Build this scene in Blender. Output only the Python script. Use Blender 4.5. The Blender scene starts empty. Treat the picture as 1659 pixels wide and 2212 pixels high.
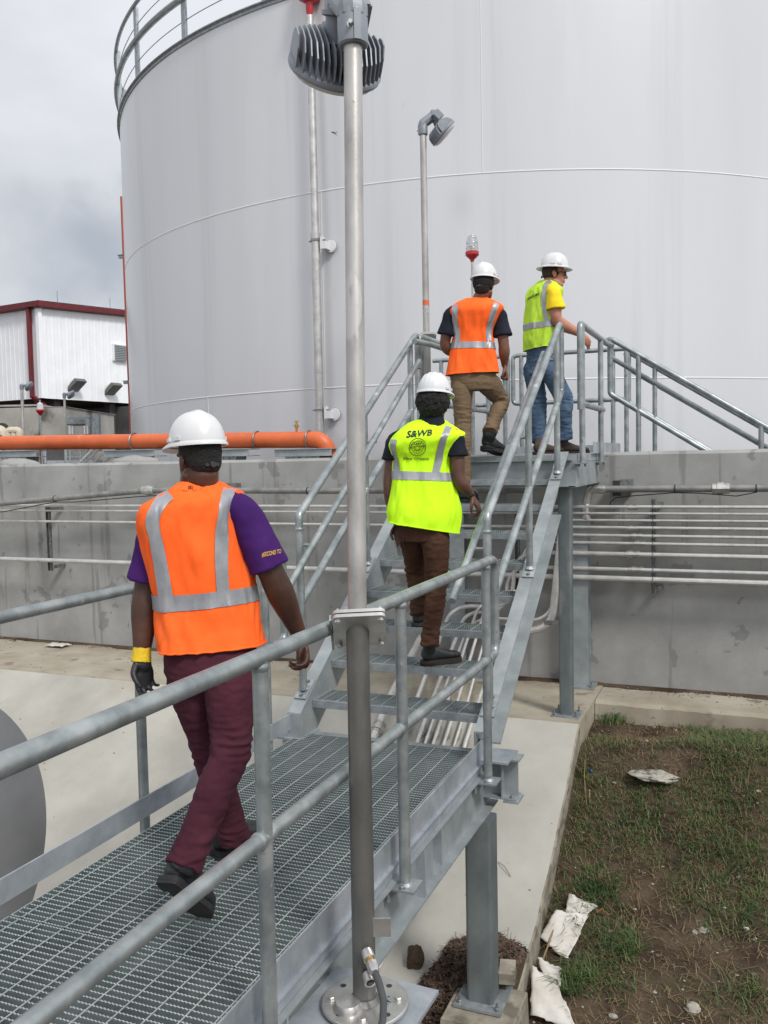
import bpy, bmesh, math, random
import numpy as np
from mathutils import Vector, Matrix, noise as mnoise
rnd = random.Random(7)
sc = bpy.context.scene
R_ = math.radians
V = Vector

# ------------------------------------------------------------------ camera
F_PX, IMG_W, IMG_H = 1911.8, 1659.0, 2212.0       # focal length and picture size in the same units
EYE = V((0, 0, 1.634))
def cam_axes():
    yaw, pitch, roll = R_(22.466), R_(-3.4398), R_(-1.142)
    fwd = V((-math.sin(yaw)*math.cos(pitch), math.cos(yaw)*math.cos(pitch), math.sin(pitch)))
    right = V((math.cos(yaw), math.sin(yaw), 0)); up = right.cross(fwd)
    c, s = math.cos(roll), math.sin(roll)
    return c*right+s*up, -s*right+c*up, fwd
CR, CU, CF = cam_axes()
cd = bpy.data.cameras.new('camera'); cam = bpy.data.objects.new('camera', cd); sc.collection.objects.link(cam)
cam.matrix_world = Matrix(((CR.x, CU.x, -CF.x, EYE.x), (CR.y, CU.y, -CF.y, EYE.y), (CR.z, CU.z, -CF.z, EYE.z), (0, 0, 0, 1)))
cd.sensor_fit = 'VERTICAL'; cd.sensor_height = 24.0; cd.lens = 24.0*F_PX/IMG_H
cd.clip_start = 0.05; cd.clip_end = 2000
sc.camera = cam
def ray(u, v): return CR*((u-IMG_W/2)/F_PX) - CU*((v-IMG_H/2)/F_PX) + CF
def atd(u, v, d): return EYE + ray(u, v)*d                       # surveyed point at a depth
def atp(u, v, ax, val):
    r = ray(u, v); i = 'xyz'.index(ax); return EYE + r*((val-EYE[i])/r[i])

# ------------------------------------------------------------------ world and sun
SUN_EL, SUN_AZ = R_(47), R_(124)     # azimuth measured clockwise from +Y
w = bpy.data.worlds.new('World'); sc.world = w; w.use_nodes = True
nt = w.node_tree; nt.nodes.clear()
def N(nt, t, **k):
    n = nt.nodes.new(t)
    for a, b in k.items(): setattr(n, a, b)
    return n
out = N(nt, 'ShaderNodeOutputWorld'); mixs = N(nt, 'ShaderNodeMixShader')
sky = N(nt, 'ShaderNodeTexSky', sky_type='NISHITA', sun_disc=False, sun_elevation=SUN_EL, sun_rotation=SUN_AZ)
b1 = N(nt, 'ShaderNodeBackground'); b1.inputs[1].default_value = 0.1
b2 = N(nt, 'ShaderNodeBackground'); b2.inputs[1].default_value = 0.90
nt.links.new(sky.outputs[0], b1.inputs[0])
tc = N(nt, 'ShaderNodeTexCoord')
mp = N(nt, 'ShaderNodeMapping'); mp.inputs['Scale'].default_value = (1, 1, 2.2); mp.inputs['Location'].default_value = (.3, .8, .1)
nt.links.new(tc.outputs['Generated'], mp.inputs[0])
n1 = N(nt, 'ShaderNodeTexNoise'); n1.inputs['Scale'].default_value = 2.0; n1.inputs['Detail'].default_value = 7; n1.inputs['Roughness'].default_value = .52
nt.links.new(mp.outputs[0], n1.inputs['Vector'])
cr = N(nt, 'ShaderNodeValToRGB'); nt.links.new(n1.outputs['Fac'], cr.inputs[0])
cr.color_ramp.elements[0].position = .34; cr.color_ramp.elements[0].color = (.72, .745, .79, 1)
cr.color_ramp.elements[1].position = .58; cr.color_ramp.elements[1].color = (.915, .93, .975, 1)
# a bank of darker cloud low on the left of the tank
dvec = ray(215, 535).normalized()
nd = N(nt, 'ShaderNodeTexNoise'); nd.inputs['Scale'].default_value = 6; nd.inputs['Detail'].default_value = 8
nt.links.new(tc.outputs['Generated'], nd.inputs['Vector'])
sb = N(nt, 'ShaderNodeVectorMath', operation='SUBTRACT'); sb.inputs[1].default_value = (.5, .5, .5)
nt.links.new(nd.outputs['Color'], sb.inputs[0])
sc2 = N(nt, 'ShaderNodeVectorMath', operation='SCALE'); sc2.inputs['Scale'].default_value = .30; nt.links.new(sb.outputs[0], sc2.inputs[0])
ad = N(nt, 'ShaderNodeVectorMath', operation='ADD'); nt.links.new(tc.outputs['Generated'], ad.inputs[0]); nt.links.new(sc2.outputs[0], ad.inputs[1])
s3 = N(nt, 'ShaderNodeVectorMath', operation='SUBTRACT'); s3.inputs[1].default_value = dvec; nt.links.new(ad.outputs[0], s3.inputs[0])
m3 = N(nt, 'ShaderNodeVectorMath', operation='MULTIPLY'); m3.inputs[1].default_value = (1, 1, 2.0); nt.links.new(s3.outputs[0], m3.inputs[0])
ln = N(nt, 'ShaderNodeVectorMath', operation='LENGTH'); nt.links.new(m3.outputs[0], ln.inputs[0])
mr = N(nt, 'ShaderNodeMapRange', interpolation_type='SMOOTHSTEP')
mr.inputs['From Min'].default_value = .03; mr.inputs['From Max'].default_value = .17; mr.inputs['To Min'].default_value = .8; mr.inputs['To Max'].default_value = 0
nt.links.new(ln.outputs['Value'], mr.inputs['Value'])
mc = N(nt, 'ShaderNodeMix', data_type='RGBA'); nt.links.new(mr.outputs[0], mc.inputs['Factor']); nt.links.new(cr.outputs[0], mc.inputs['A']); mc.inputs['B'].default_value = (.46, .51, .58, 1)
# overcast sky is brightest overhead
sep = N(nt, 'ShaderNodeSeparateXYZ'); nt.links.new(tc.outputs['Generated'], sep.inputs[0])
mz = N(nt, 'ShaderNodeMapRange'); mz.inputs['From Min'].default_value = 0.15; mz.inputs['From Max'].default_value = 1; mz.inputs['To Min'].default_value = 1.0; mz.inputs['To Max'].default_value = 1.35
nt.links.new(sep.outputs['Z'], mz.inputs['Value'])
ml = N(nt, 'ShaderNodeVectorMath', operation='SCALE'); nt.links.new(mc.outputs['Result'], ml.inputs[0]); nt.links.new(mz.outputs[0], ml.inputs['Scale'])
# and brighter on the side of the veiled sun
dp = N(nt, 'ShaderNodeVectorMath', operation='DOT_PRODUCT'); dp.inputs[1].default_value = (math.sin(SUN_AZ), math.cos(SUN_AZ), 0); nt.links.new(tc.outputs['Generated'], dp.inputs[0])
md_ = N(nt, 'ShaderNodeMapRange'); md_.inputs['From Min'].default_value = -.6; md_.inputs['From Max'].default_value = 1; md_.inputs['To Min'].default_value = .93; md_.inputs['To Max'].default_value = 1.45
nt.links.new(dp.outputs['Value'], md_.inputs['Value'])
ml2 = N(nt, 'ShaderNodeVectorMath', operation='SCALE'); nt.links.new(ml.outputs[0], ml2.inputs[0]); nt.links.new(md_.outputs[0], ml2.inputs['Scale'])
nt.links.new(ml2.outputs[0], b2.inputs[0])
mixs.inputs[0].default_value = .92
nt.links.new(b1.outputs[0], mixs.inputs[1]); nt.links.new(b2.outputs[0], mixs.inputs[2]); nt.links.new(mixs.outputs[0], out.inputs[0])
sd = bpy.data.lights.new('sun', 'SUN'); sd.energy = 2.5; sd.angle = R_(11); sd.color = (1, .965, .91)
so = bpy.data.objects.new('sun', sd); sc.collection.objects.link(so)
sdir = V((math.sin(SUN_AZ)*math.cos(SUN_EL), math.cos(SUN_AZ)*math.cos(SUN_EL), math.sin(SUN_EL)))
so.rotation_euler = sdir.to_track_quat('Z', 'Y').to_euler(); so.location = (0, 0, 30)
sc.view_settings.view_transform = 'Standard'; sc.view_settings.look = 'None'; sc.view_settings.gamma = 1; sc.view_settings.exposure = 0.04
sc.render.engine = 'CYCLES'

# ------------------------------------------------------------------ materials
def mat(name, col, rough=.6, metal=0., col2=None, scale=4., detail=5, lo=.35, hi=.65, bump=0., bscale=60., spec=.5, stretch=(1, 1, 1),
        spots=None, coat=0., var=0.0, wrinkle=None):
    """principled surface; its own colour varies by noise; spots = (colour, scale, threshold, softness)"""
    m = bpy.data.materials.new(name); m.use_nodes = True; nt = m.node_tree; p = nt.nodes['Principled BSDF']
    p.inputs['Roughness'].default_value = rough; p.inputs['Metallic'].default_value = metal
    p.inputs['Specular IOR Level'].default_value = spec; p.inputs['Coat Weight'].default_value = coat
    p.inputs['Base Color'].default_value = (*col, 1)
    tc = N(nt, 'ShaderNodeTexCoord'); mp = N(nt, 'ShaderNodeMapping'); mp.inputs['Scale'].default_value = stretch
    nt.links.new(tc.outputs['Object'], mp.inputs[0]); last = None
    if col2:
        n = N(nt, 'ShaderNodeTexNoise'); n.inputs['Scale'].default_value = scale; n.inputs['Detail'].default_value = detail; n.inputs['Roughness'].default_value = .6
        nt.links.new(mp.outputs[0], n.inputs['Vector'])
        r = N(nt, 'ShaderNodeValToRGB'); r.color_ramp.elements[0].position = lo; r.color_ramp.elements[1].position = hi
        r.color_ramp.elements[0].color = (*col, 1); r.color_ramp.elements[1].color = (*col2, 1)
        nt.links.new(n.outputs['Fac'], r.inputs[0]); last = r.outputs[0]
    for sp in (spots or []):
        c3, s3, th, soft = sp[:4]; st = sp[4] if len(sp) > 4 else (1, 1, 1)
        mp2 = N(nt, 'ShaderNodeMapping'); mp2.inputs['Scale'].default_value = st; mp2.inputs['Location'].default_value = (s3*.37, 1.7, s3*.11)
        nt.links.new(tc.outputs['Object'], mp2.inputs[0])
        n = N(nt, 'ShaderNodeTexNoise'); n.inputs['Scale'].default_value = s3; n.inputs['Detail'].default_value = 4; n.inputs['Roughness'].default_value = .55
        nt.links.new(mp2.outputs[0], n.inputs['Vector'])
        mr = N(nt, 'ShaderNodeMapRange', interpolation_type='SMOOTHSTEP'); mr.inputs['From Min'].default_value = th; mr.inputs['From Max'].default_value = th+soft
        mr.inputs['To Max'].default_value = sp[5] if len(sp) > 5 else .8
        nt.links.new(n.outputs['Fac'], mr.inputs['Value'])
        mx = N(nt, 'ShaderNodeMix', data_type='RGBA'); nt.links.new(mr.outputs[0], mx.inputs['Factor'])
        if last: nt.links.new(last, mx.inputs['A'])
        else: mx.inputs['A'].default_value = (*col, 1)
        mx.inputs['B'].default_value = (*c3, 1); last = mx.outputs['Result']
    if last: nt.links.new(last, p.inputs['Base Color'])
    if bump:
        n = N(nt, 'ShaderNodeTexNoise'); n.inputs['Scale'].default_value = bscale; n.inputs['Detail'].default_value = 4
        nt.links.new(mp.outputs[0], n.inputs['Vector'])
        b = N(nt, 'ShaderNodeBump'); b.inputs['Strength'].default_value = bump; b.inputs['Distance'].default_value = .01
        nt.links.new(n.outputs['Fac'], b.inputs['Height']); nt.links.new(b.outputs[0], p.inputs['Normal'])
    if wrinkle:
        st_, ws, wst, wd = wrinkle
        mp3 = N(nt, 'ShaderNodeMapping'); mp3.inputs['Scale'].default_value = wst; mp3.inputs['Rotation'].default_value = (.5, .35, .6); nt.links.new(tc.outputs['Object'], mp3.inputs[0])
        n = N(nt, 'ShaderNodeTexNoise', noise_type='RIDGED_MULTIFRACTAL'); n.inputs['Scale'].default_value = ws; n.inputs['Detail'].default_value = 3; n.inputs['Roughness'].default_value = .45; n.inputs['Distortion'].default_value = .8
        nt.links.new(mp3.outputs[0], n.inputs['Vector'])
        b2_ = N(nt, 'ShaderNodeBump'); b2_.inputs['Strength'].default_value = st_; b2_.inputs['Distance'].default_value = wd
        nt.links.new(n.outputs['Fac'], b2_.inputs['Height'])
        if bump: nt.links.new(b.outputs[0], b2_.inputs['Normal'])
        nt.links.new(b2_.outputs[0], p.inputs['Normal'])
    if var:
        n = N(nt, 'ShaderNodeTexNoise'); n.inputs['Scale'].default_value = scale*2.3; n.inputs['Detail'].default_value = 4
        nt.links.new(mp.outputs[0], n.inputs['Vector'])
        mr = N(nt, 'ShaderNodeMapRange'); mr.inputs['To Min'].default_value = rough-var; mr.inputs['To Max'].default_value = rough+var
        nt.links.new(n.outputs['Fac'], mr.inputs['Value']); nt.links.new(mr.outputs[0], p.inputs['Roughness'])
    return m
M = {}
M['galv'] = mat('galvanised_steel', (.24, .27, .285), .5, .55, (.36, .39, .40), 14, 6, bump=.06, bscale=90, var=.12, spots=[((.50, .52, .52), 5, .62, .1)])
M['rail'] = mat('galvanised_pipe', (.20, .23, .235), .38, .55, (.36, .39, .39), 9, 8, bump=.06, bscale=120, var=.14, spots=[((.46, .48, .48), 3.3, .60, .06, (1, 1, 1), .55), ((.52, .54, .54), 9, .68, .05), ((.14, .16, .17), 11, .66, .08)])
M['plate'] = mat('galvanised_plate', (.27, .30, .33), .55, .5, (.42, .45, .48), 6, 8, bump=.08, bscale=60, var=.1, spots=[((.55, .57, .60), 3, .6, .12, (1, 1, 1), .6)])
M['beam'] = mat('galvanised_beam', (.25, .28, .29), .55, .45, (.36, .39, .40), 5, 7, bump=.05, bscale=70, var=.1)
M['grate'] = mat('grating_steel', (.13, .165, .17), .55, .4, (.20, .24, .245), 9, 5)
M['lit_top'] = mat('lit_grating_tops', (.30, .335, .335), .5, .35, (.42, .45, .445), 3, 5)  # highlight on the bar tops, painted in as a paler steel
M['alu'] = mat('bright_conduit', (.46, .45, .43), .38, .45, (.60, .59, .57), 9, 6, bump=.03, bscale=150, var=.1, spots=[((.25, .24, .22), 6, .64, .08, (1, 1, 1), .5)])
M['cond'] = mat('grey_conduit', (.17, .17, .165), .5, .4, (.27, .265, .255), 9, 6, bump=.05, bscale=90, spots=[((.36, .35, .33), 12, .66, .06)])
M['colm'] = mat('weathered_column_steel', (.115, .135, .14), .5, .45, (.19, .215, .22), 5, 8, stretch=(1, 1, .5), bump=.06, bscale=80, var=.1, spots=[((.30, .31, .30), 4, .64, .08, (1, 1, .4), .6)])
M['stain'] = mat('stainless_steel', (.42, .41, .39), .33, .8, (.58, .57, .55), 9, 6, bump=.03, bscale=150, var=.1)
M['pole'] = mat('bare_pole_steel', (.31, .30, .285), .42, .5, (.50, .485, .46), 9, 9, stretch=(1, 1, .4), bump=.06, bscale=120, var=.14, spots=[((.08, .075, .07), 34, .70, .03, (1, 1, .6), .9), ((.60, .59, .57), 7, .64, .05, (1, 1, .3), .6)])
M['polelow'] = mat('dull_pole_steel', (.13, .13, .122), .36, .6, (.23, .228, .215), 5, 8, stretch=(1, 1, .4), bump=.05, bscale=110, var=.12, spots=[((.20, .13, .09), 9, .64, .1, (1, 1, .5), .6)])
M['dark'] = mat('dark_plastic', (.03, .03, .03), .5)
M['bolt'] = mat('bolt_steel', (.14, .15, .15), .45, .7, (.30, .31, .31), 30)
M['cast'] = mat('grey_cast_housing', (.19, .21, .24), .42, .15, (.23, .25, .28), 14, 4, bump=.05, bscale=200)
M['lens'] = mat('frosted_lens', (.55, .53, .56), .25, 0, (.6, .58, .62), 8)
M['red'] = mat('red_enamel', (.48, .02, .03), .35, 0, (.40, .015, .025), 8)
M['orange'] = mat('orange_pipe_paint', (.60, .125, .032), .45, 0, (.50, .10, .028), 5, 7, bump=.04, bscale=50, spots=[((.80, .30, .15), 2.6, .63, .06, (3, 1, 1), .35), ((.32, .08, .03), 5, .66, .1, (1, 1, 1), .5)])
M['tank'] = mat('tank_paint', (.56, .568, .588), .26, .2, (.61, .617, .635), .7, 6, lo=.3, hi=.7, stretch=(1, 1, .12), spec=.6,
                spots=[((.47, .475, .48), 1.1, .54, .16, (2.2, 2.2, .07), .5), ((.62, .62, .64), .9, .62, .1, (1.6, 1.6, .25), .5), ((.40, .37, .33), 7, .71, .06, (1, 1, .2), .35)])
M['seam'] = mat('tank_weld_paint', (.66, .66, .67), .45)
M['wallc'] = mat('wall_concrete', (.245, .245, .238), .9, 0, (.34, .34, .33), 1.6, 9, bump=.12, bscale=40, spec=.25,
                 spots=[((.15, .15, .145), 3.2, .60, .03, (1, 1, 1), .55), ((.20, .20, .19), 1.1, .58, .14, (1, 1, .5), .5), ((.38, .38, .37), 2, .60, .15, (1, 1, .3), .3), ((.15, .145, .135), 3.2, .60, .07, (2.6, 1, .16), .5), ((.10, .10, .095), 2.3, .66, .05, (2, 1, .8), .6), ((.13, .13, .125), 7, .69, .04, (1, 1, 1), .6)])
M['slab'] = mat('slab_concrete', (.30, .29, .258), .9, 0, (.40, .39, .35), 1.2, 9, bump=.08, bscale=45, spec=.25,
                spots=[((.30, .25, .18), .9, .55, .15, (1, .5, 1), .5), ((.36, .35, .32), 2.6, .55, .12, (1, .4, 1), .4), ((.22, .21, .19), 26, .72, .03, (1, 1, 1), .7), ((.30, .29, .27), 7, .68, .05, (1, .3, 1), .4)])
M['padc'] = mat('pad_concrete', (.27, .235, .18), .9, 0, (.37, .34, .275), 2.2, 9, bump=.1, bscale=40, spec=.25,
                spots=[((.16, .13, .10), 3.5, .60, .06, (1, 1, 1), .7), ((.12, .10, .08), 24, .68, .03, (1, 1, 1), .8)])
M['edgec'] = mat('rough_edge_concrete', (.17, .15, .115), .95, 0, (.30, .275, .225), 7, 9, bump=.5, bscale=24, spec=.2, spots=[((.10, .09, .07), 5, .56, .08, (1, 1, 2), .7)])
M['soil'] = mat('soil', (.036, .024, .016), .95, 0, (.10, .072, .049), 3, 9, bump=.9, bscale=28, spec=.2, spots=[((.045, .045, .022), 1.6, .58, .1, (1, 1, 1), .4), ((.17, .14, .10), 14, .66, .05, (1, 1, 1), .6)])
M['grass'] = mat('grass_blade', (.030, .075, .018), .6, 0, (.075, .125, .03), 4, 5, lo=.4, hi=.6, spots=[((.12, .10, .04), 9, .55, .08, (1, 1, 1), .7)])
M['dry'] = mat('dry_straw', (.23, .17, .085), .8, 0, (.15, .10, .055), 9, 3)
M['leaf'] = mat('dead_leaf', (.045, .028, .02), .8, 0, (.12, .075, .05), 12, 3)
M['stone'] = mat('pale_stone', (.22, .205, .17), .9, 0, (.38, .36, .31), 14, 7, bump=.5, bscale=40, spots=[((.05, .045, .03), 9, .60, .04, (1, 1, 1), .8)])
M['fabric'] = mat('white_sheet', (.46, .43, .38), .8, 0, (.60, .58, .54), 5, 6, bump=.12, bscale=90, spots=[((.30, .22, .14), 7, .60, .1, (1, 1, 1), .7), ((.30, .28, .26), 60, .72, .02, (1, 1, 1), .7)])
M['bwhite'] = mat('white_metal_siding', (.76, .78, .81), .5, 0, (.82, .84, .86), 1.5, 5, spots=[((.50, .51, .52), 3, .62, .15, (1, 1, .05), .5)])
M['bred'] = mat('red_trim', (.16, .016, .022), .5, 0, (.12, .012, .016), 3)
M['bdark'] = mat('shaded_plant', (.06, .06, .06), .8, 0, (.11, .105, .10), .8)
M['stainedc'] = mat('stained_tank_concrete', (.28, .27, .25), .9, 0, (.38, .37, .34), 1.2, 7, spots=[((.07, .07, .07), .9, .56, .09, (1, 1, .7), .85), ((.40, .38, .34), 6, .6, .1, (2, 2, .2), .4)])
M['cream'] = mat('cream_pipe_paint', (.52, .46, .36), .6)
M['floodl'] = mat('dark_bronze_light', (.10, .10, .095), .45, .3, (.15, .15, .14), 20)
M['glass'] = mat('dusty_glass', (.25, .26, .25), .2)
M['foliage'] = mat('tree_leaves', (.02, .055, .015), .7, 0, (.06, .13, .03), 3)
M['bark'] = mat('bark', (.08, .06, .045), .9)
M['cable'] = mat('grey_flex_cable', (.075, .08, .085), .5)
M['brass'] = mat('brass', (.45, .30, .10), .4, .8)
M['hull'] = mat('grey_coated_pipe', (.18, .185, .195), .5, .1, (.23, .235, .245), 2, 4, bump=.03, bscale=60)

# ------------------------------------------------------------------ mesh helpers
class MB:
    def __init__(s): s.v = []; s.f = []
    def add(s, vs, fs):
        o = len(s.v); s.v += [tuple(a) for a in vs]; s.f += [tuple(i+o for i in f) for f in fs]; return s
    def box(s, a, b):
        x0, y0, z0 = a; x1, y1, z1 = b
        return s.add([(x0, y0, z0), (x1, y0, z0), (x1, y1, z0), (x0, y1, z0), (x0, y0, z1), (x1, y0, z1), (x1, y1, z1), (x0, y1, z1)],
                     [(0, 3, 2, 1), (4, 5, 6, 7), (0, 1, 5, 4), (1, 2, 6, 5), (2, 3, 7, 6), (3, 0, 4, 7)])
    def obox(s, c, ax, ay, az):
        c, ax, ay, az = V(c), V(ax), V(ay), V(az)
        vs = [c+i*ax+j*ay+k*az for k in (-1, 1) for i, j in ((-1, -1), (1, -1), (1, 1), (-1, 1))]
        fs = [(0, 3, 2, 1), (4, 5, 6, 7), (0, 1, 5, 4), (1, 2, 6, 5), (2, 3, 7, 6), (3, 0, 4, 7)]
        if ax.cross(ay).dot(az) < 0: fs = [f[::-1] for f in fs]
        return s.add(vs, fs)
    def loft(s, rings, cap=True):
        n = len(rings[0]); vs = [p for r in rings for p in r]; fs = []
        for i in range(len(rings)-1):
            for j in range(n):
                k = (j+1) % n; fs.append((i*n+j, i*n+k, (i+1)*n+k, (i+1)*n+j))
        if cap:
            fs.append(tuple(range(n))[::-1]); fs.append(tuple((len(rings)-1)*n+j for j in range(n)))
        return s.add(vs, fs)
    def tube(s, pts, r, n=14, cap=True):
        pts = [V(p) for p in pts]; m = len(pts)
        rs = r if isinstance(r, (list, tuple)) else [r]*m
        t0 = (pts[1]-pts[0]).normalized(); a = t0.orthogonal().normalized(); rings = []
        for i in range(m):
            if i == 0: t = t0
            elif i == m-1: t = (pts[i]-pts[i-1]).normalized()
            else: t = ((pts[i]-pts[i-1]).normalized()+(pts[i+1]-pts[i]).normalized()).normalized()
            a = (a-t*a.dot(t)).normalized(); b = t.cross(a)
            rings.append([pts[i]+rs[i]*(math.cos(2*math.pi*j/n)*a+math.sin(2*math.pi*j/n)*b) for j in range(n)])
        return s.loft(rings, cap)
    def cyl(s, c, ax, r, h, n=16):        # centre of base, axis
        ax = V(ax).normalized(); return s.tube([V(c), V(c)+ax*h], r, n)
    def lathe(s, c, prof, n=24, ax=(0, 0, 1), cap=True):   # prof [(r, h)]
        ax = V(ax).normalized(); a = ax.orthogonal().normalized(); b = ax.cross(a); c = V(c)
        return s.loft([[c+ax*h+max(r, 1e-4)*(math.cos(2*math.pi*j/n)*a+math.sin(2*math.pi*j/n)*b) for j in range(n)] for r, h in prof], cap)
    def sphere(s, c, r, n=12, m=8):
        c = V(c); rr = r if hasattr(r, '__len__') else (r, r, r)
        rings = [[c+V((rr[0]*math.sin(t)*math.cos(2*math.pi*j/n), rr[1]*math.sin(t)*math.sin(2*math.pi*j/n), rr[2]*math.cos(t))) for j in range(n)]
                 for t in [math.pi-(.02+(math.pi-.04)*i/m) for i in range(m+1)]]
        return s.loft(rings)
    def join(s, o): return s.add(o.v, o.f)
def bend(pts, r, k=6):
    """round the corners of a polyline"""
    pts = [V(p) for p in pts]; o = [pts[0]]
    for i in range(1, len(pts)-1):
        a, b, c = pts[i-1], pts[i], pts[i+1]; d1 = (a-b); d2 = (c-b)
        ang = d1.angle(d2); L = min(r/math.tan(ang/2) if ang < 3.1 else 0, d1.length*.48, d2.length*.48)
        p, q = b+d1.normalized()*L, b+d2.normalized()*L
        for j in range(k+1):
            t = j/k; o.append(p*(1-t)**2+b*2*t*(1-t)+q*t*t)
    o.append(pts[-1]); return o
def lit_top(o):  # upward faces take the paler colour, painting in the light on them
    me = o.data; me.materials.append(M['lit_top'])
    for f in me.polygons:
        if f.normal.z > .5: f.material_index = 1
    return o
def root_off(parent):
    o = V((0, 0, 0)); p = parent
    while p is not None: o += p.location; p = p.parent
    return o
def obj(name, mb, m, parent=None, smooth=30, origin=None, kind=None, label=None):
    if parent is None:
        if origin is None:
            a = np.array(mb.v); origin = V(((a[:, 0].min()+a[:, 0].max())/2, (a[:, 1].min()+a[:, 1].max())/2, a[:, 2].min()))
        off = V(origin)
    else: off = root_off(parent)
    me = bpy.data.meshes.new(name)
    me.from_pydata([(p[0]-off.x, p[1]-off.y, p[2]-off.z) for p in mb.v], [], mb.f); me.update()
    if isinstance(m, (list, tuple)):
        for q in m: me.materials.append(q)
    else: me.materials.append(m)
    if smooth:
        me.shade_smooth()
        if smooth < 180: me.set_sharp_from_angle(angle=R_(smooth))
    o = bpy.data.objects.new(name, me); sc.collection.objects.link(o)
    if parent is None: o.location = off
    else: o.parent = parent
    if kind: o['kind'] = kind
    if label: o['label'] = label
    return o
def thing(name, label, cat, loc, group=None):
    o = bpy.data.objects.new(name, None); sc.collection.objects.link(o); o.location = V(loc); o.empty_display_size = .1
    o['label'] = label; o['category'] = cat
    if group: o['group'] = group
    return o
def tag(o, label, cat, group=None):
    o['label'] = label; o['category'] = cat
    if group: o['group'] = group
    return o
def struct(name, mb, m, **k): return obj(name, mb, m, kind='structure', **k)
def dup(root, loc, label=None, group=None):
    c = root.copy(); sc.collection.objects.link(c); c.location = V(loc)
    if label: c['label'] = label
    if group: c['group'] = group
    for ch in list(root.children):
        d = ch.copy(); sc.collection.objects.link(d); d.parent = c
        for g in ch.children:
            e = g.copy(); sc.collection.objects.link(e); e.parent = d
    return c
def bolt(parent, c, r=.011, h=.018, m=None, ax=(0, 0, 1), name='bolt'):
    b = MB(); b.lathe(c, [(r, 0), (r, h*.8), (r*.85, h)], 6, ax); b.lathe(V(c)-V(ax).normalized()*.002, [(r*1.5, 0), (r*1.5, .004)], 12, ax)
    return obj(name, b, m or M['bolt'], parent, 20)
def fn(x, y, z=0, s=1.): return mnoise.noise(V((x*s, y*s, z*s)))

# ------------------------------------------------------------------ key levels (metres)
ZG = -.10            # top of the walkway grating
XR, XL = -1.35, -2.70
STY, RISE, RUN = 5.0, .193, .294
ZP = ZG+9*RISE       # platform deck
YP0, YP1 = 7.35, 9.75
YW = 8.5; ZPAD = -.57; ZWT = 1.655; PADX = -1.28; YJ = 7.2
PROF = [(7.2, -.57), (6.6, -.95), (6.0, -1.28), (5.3, -1.55), (4.5, -1.75), (3., -2.0), (0., -2.3), (-6, -2.5)]
def slab_z(y):
    if y >= 7.2: return ZPAD
    for (a, za), (b, zb) in zip(PROF[:-1], PROF[1:]):
        if y >= b: t = (y-b)/(a-b); return zb+(za-zb)*t
    return -2.5
def soil_z(x, y):
    base = slab_z(y)-.20 if y < 7.6 else -.74
    if y > 8.6: base = -.75
    bumpy = .05*fn(x, y, 1, .9)+.025*fn(x, y, 2, 3.1)+.012*fn(x, y, 3, 9)
    lift = .0
    if x > PADX: lift = min(.25, (x-PADX)*.12)*(1 if y < 7 else max(0, (7.8-y)/.8))
    near = 1 if y < 8.3 else 0
    return base+(bumpy+lift)*near

# ------------------------------------------------------------------ ground
b = MB()
xs = [-400, -120, -50, -25, -16, -10] + [-8+.5*i for i in range(13)] + [-1.5+.07*i for i in range(60)] + [3.2, 4, 5, 7, 10, 15, 25, 50, 120, 400]
ys = [-300, -80, -30, -12, -5, -2] + [-1+.5*i for i in range(7)] + [2.6+.08*i for i in range(71)] + [8.6, 9.5, 12, 20, 40, 80, 200, 600]
b.v = [(x, y, soil_z(x, y)) for y in ys for x in xs]; nx = len(xs)
b.f = [(j*nx+i, j*nx+i+1, (j+1)*nx+i+1, (j+1)*nx+i) for j in range(len(ys)-1) for i in range(nx-1)]
struct('ground', b, M['soil'], origin=(0, 0, 0), smooth=180)
# sloping slab: one thick sheet following the bank
b = MB(); X0 = -30
py = [7.2]+[7.2-.2*i for i in range(1, 66)]
edge = lambda y: PADX+.012*fn(y, 3, 0, 4)
top = [[(X0, y, slab_z(y)), (edge(y)-.012, y, slab_z(y)), (edge(y), y, slab_z(y)-.012), (edge(y)+.01*fn(y, 7, 0, 9), y, slab_z(y)-.42), (X0, y, slab_z(y)-.42)] for y in py]
b.loft([t[::-1] for t in top])
def edged(o, m2):
    o.data.materials.append(m2)
    for f in o.data.polygons:
        if f.normal.x > .6 or f.normal.y < -.8: f.material_index = 1
    return o
edged(struct('concrete_slope', b, M['slab'], origin=(0, 0, 0), smooth=25), M['edgec'])
b = MB()
def padring(x, e): return [(x, YJ+.006, ZPAD-.012), (x, YJ+.018, ZPAD+.012), (x, 8.6, ZPAD+.012), (x, 8.6, ZPAD-.4), (x, YJ+.006, ZPAD-.4)]
b.loft([padring(X0, 0)]+[padring(x, 0) for x in (-6, -3, PADX-.012)]+[[(PADX+.004, p[1], p[2]) for p in padring(0, 0)]])
edged(struct('concrete_pad', b, M['padc'], origin=(0, 0, 0), smooth=25), M['edgec'])
b = MB()   # ledge at the foot of the wall, right of the pad, with a broken edge
rg = []
for i in range(90):
    x = PADX+.01+i*.045 if i < 80 else PADX+.01+80*.045+(i-80)*1.5
    yf = 7.93+.02*fn(x, 1, 0, 3)+.012*fn(x, 5, 0, 11)
    rg.append([(x, yf+.015*fn(x, 9, 1, 8)-.02, ZPAD-.35), (x, yf, ZPAD-.025+.01*fn(x, 2, 2, 13)), (x, yf+.03, ZPAD+.006), (x, 8.6, ZPAD+.006), (x, 8.6, ZPAD-.35)])
b.loft(rg); edged(struct('wall_footing_ledge', b, M['padc'], origin=(0, 0, 0), smooth=30), M['edgec'])

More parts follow.
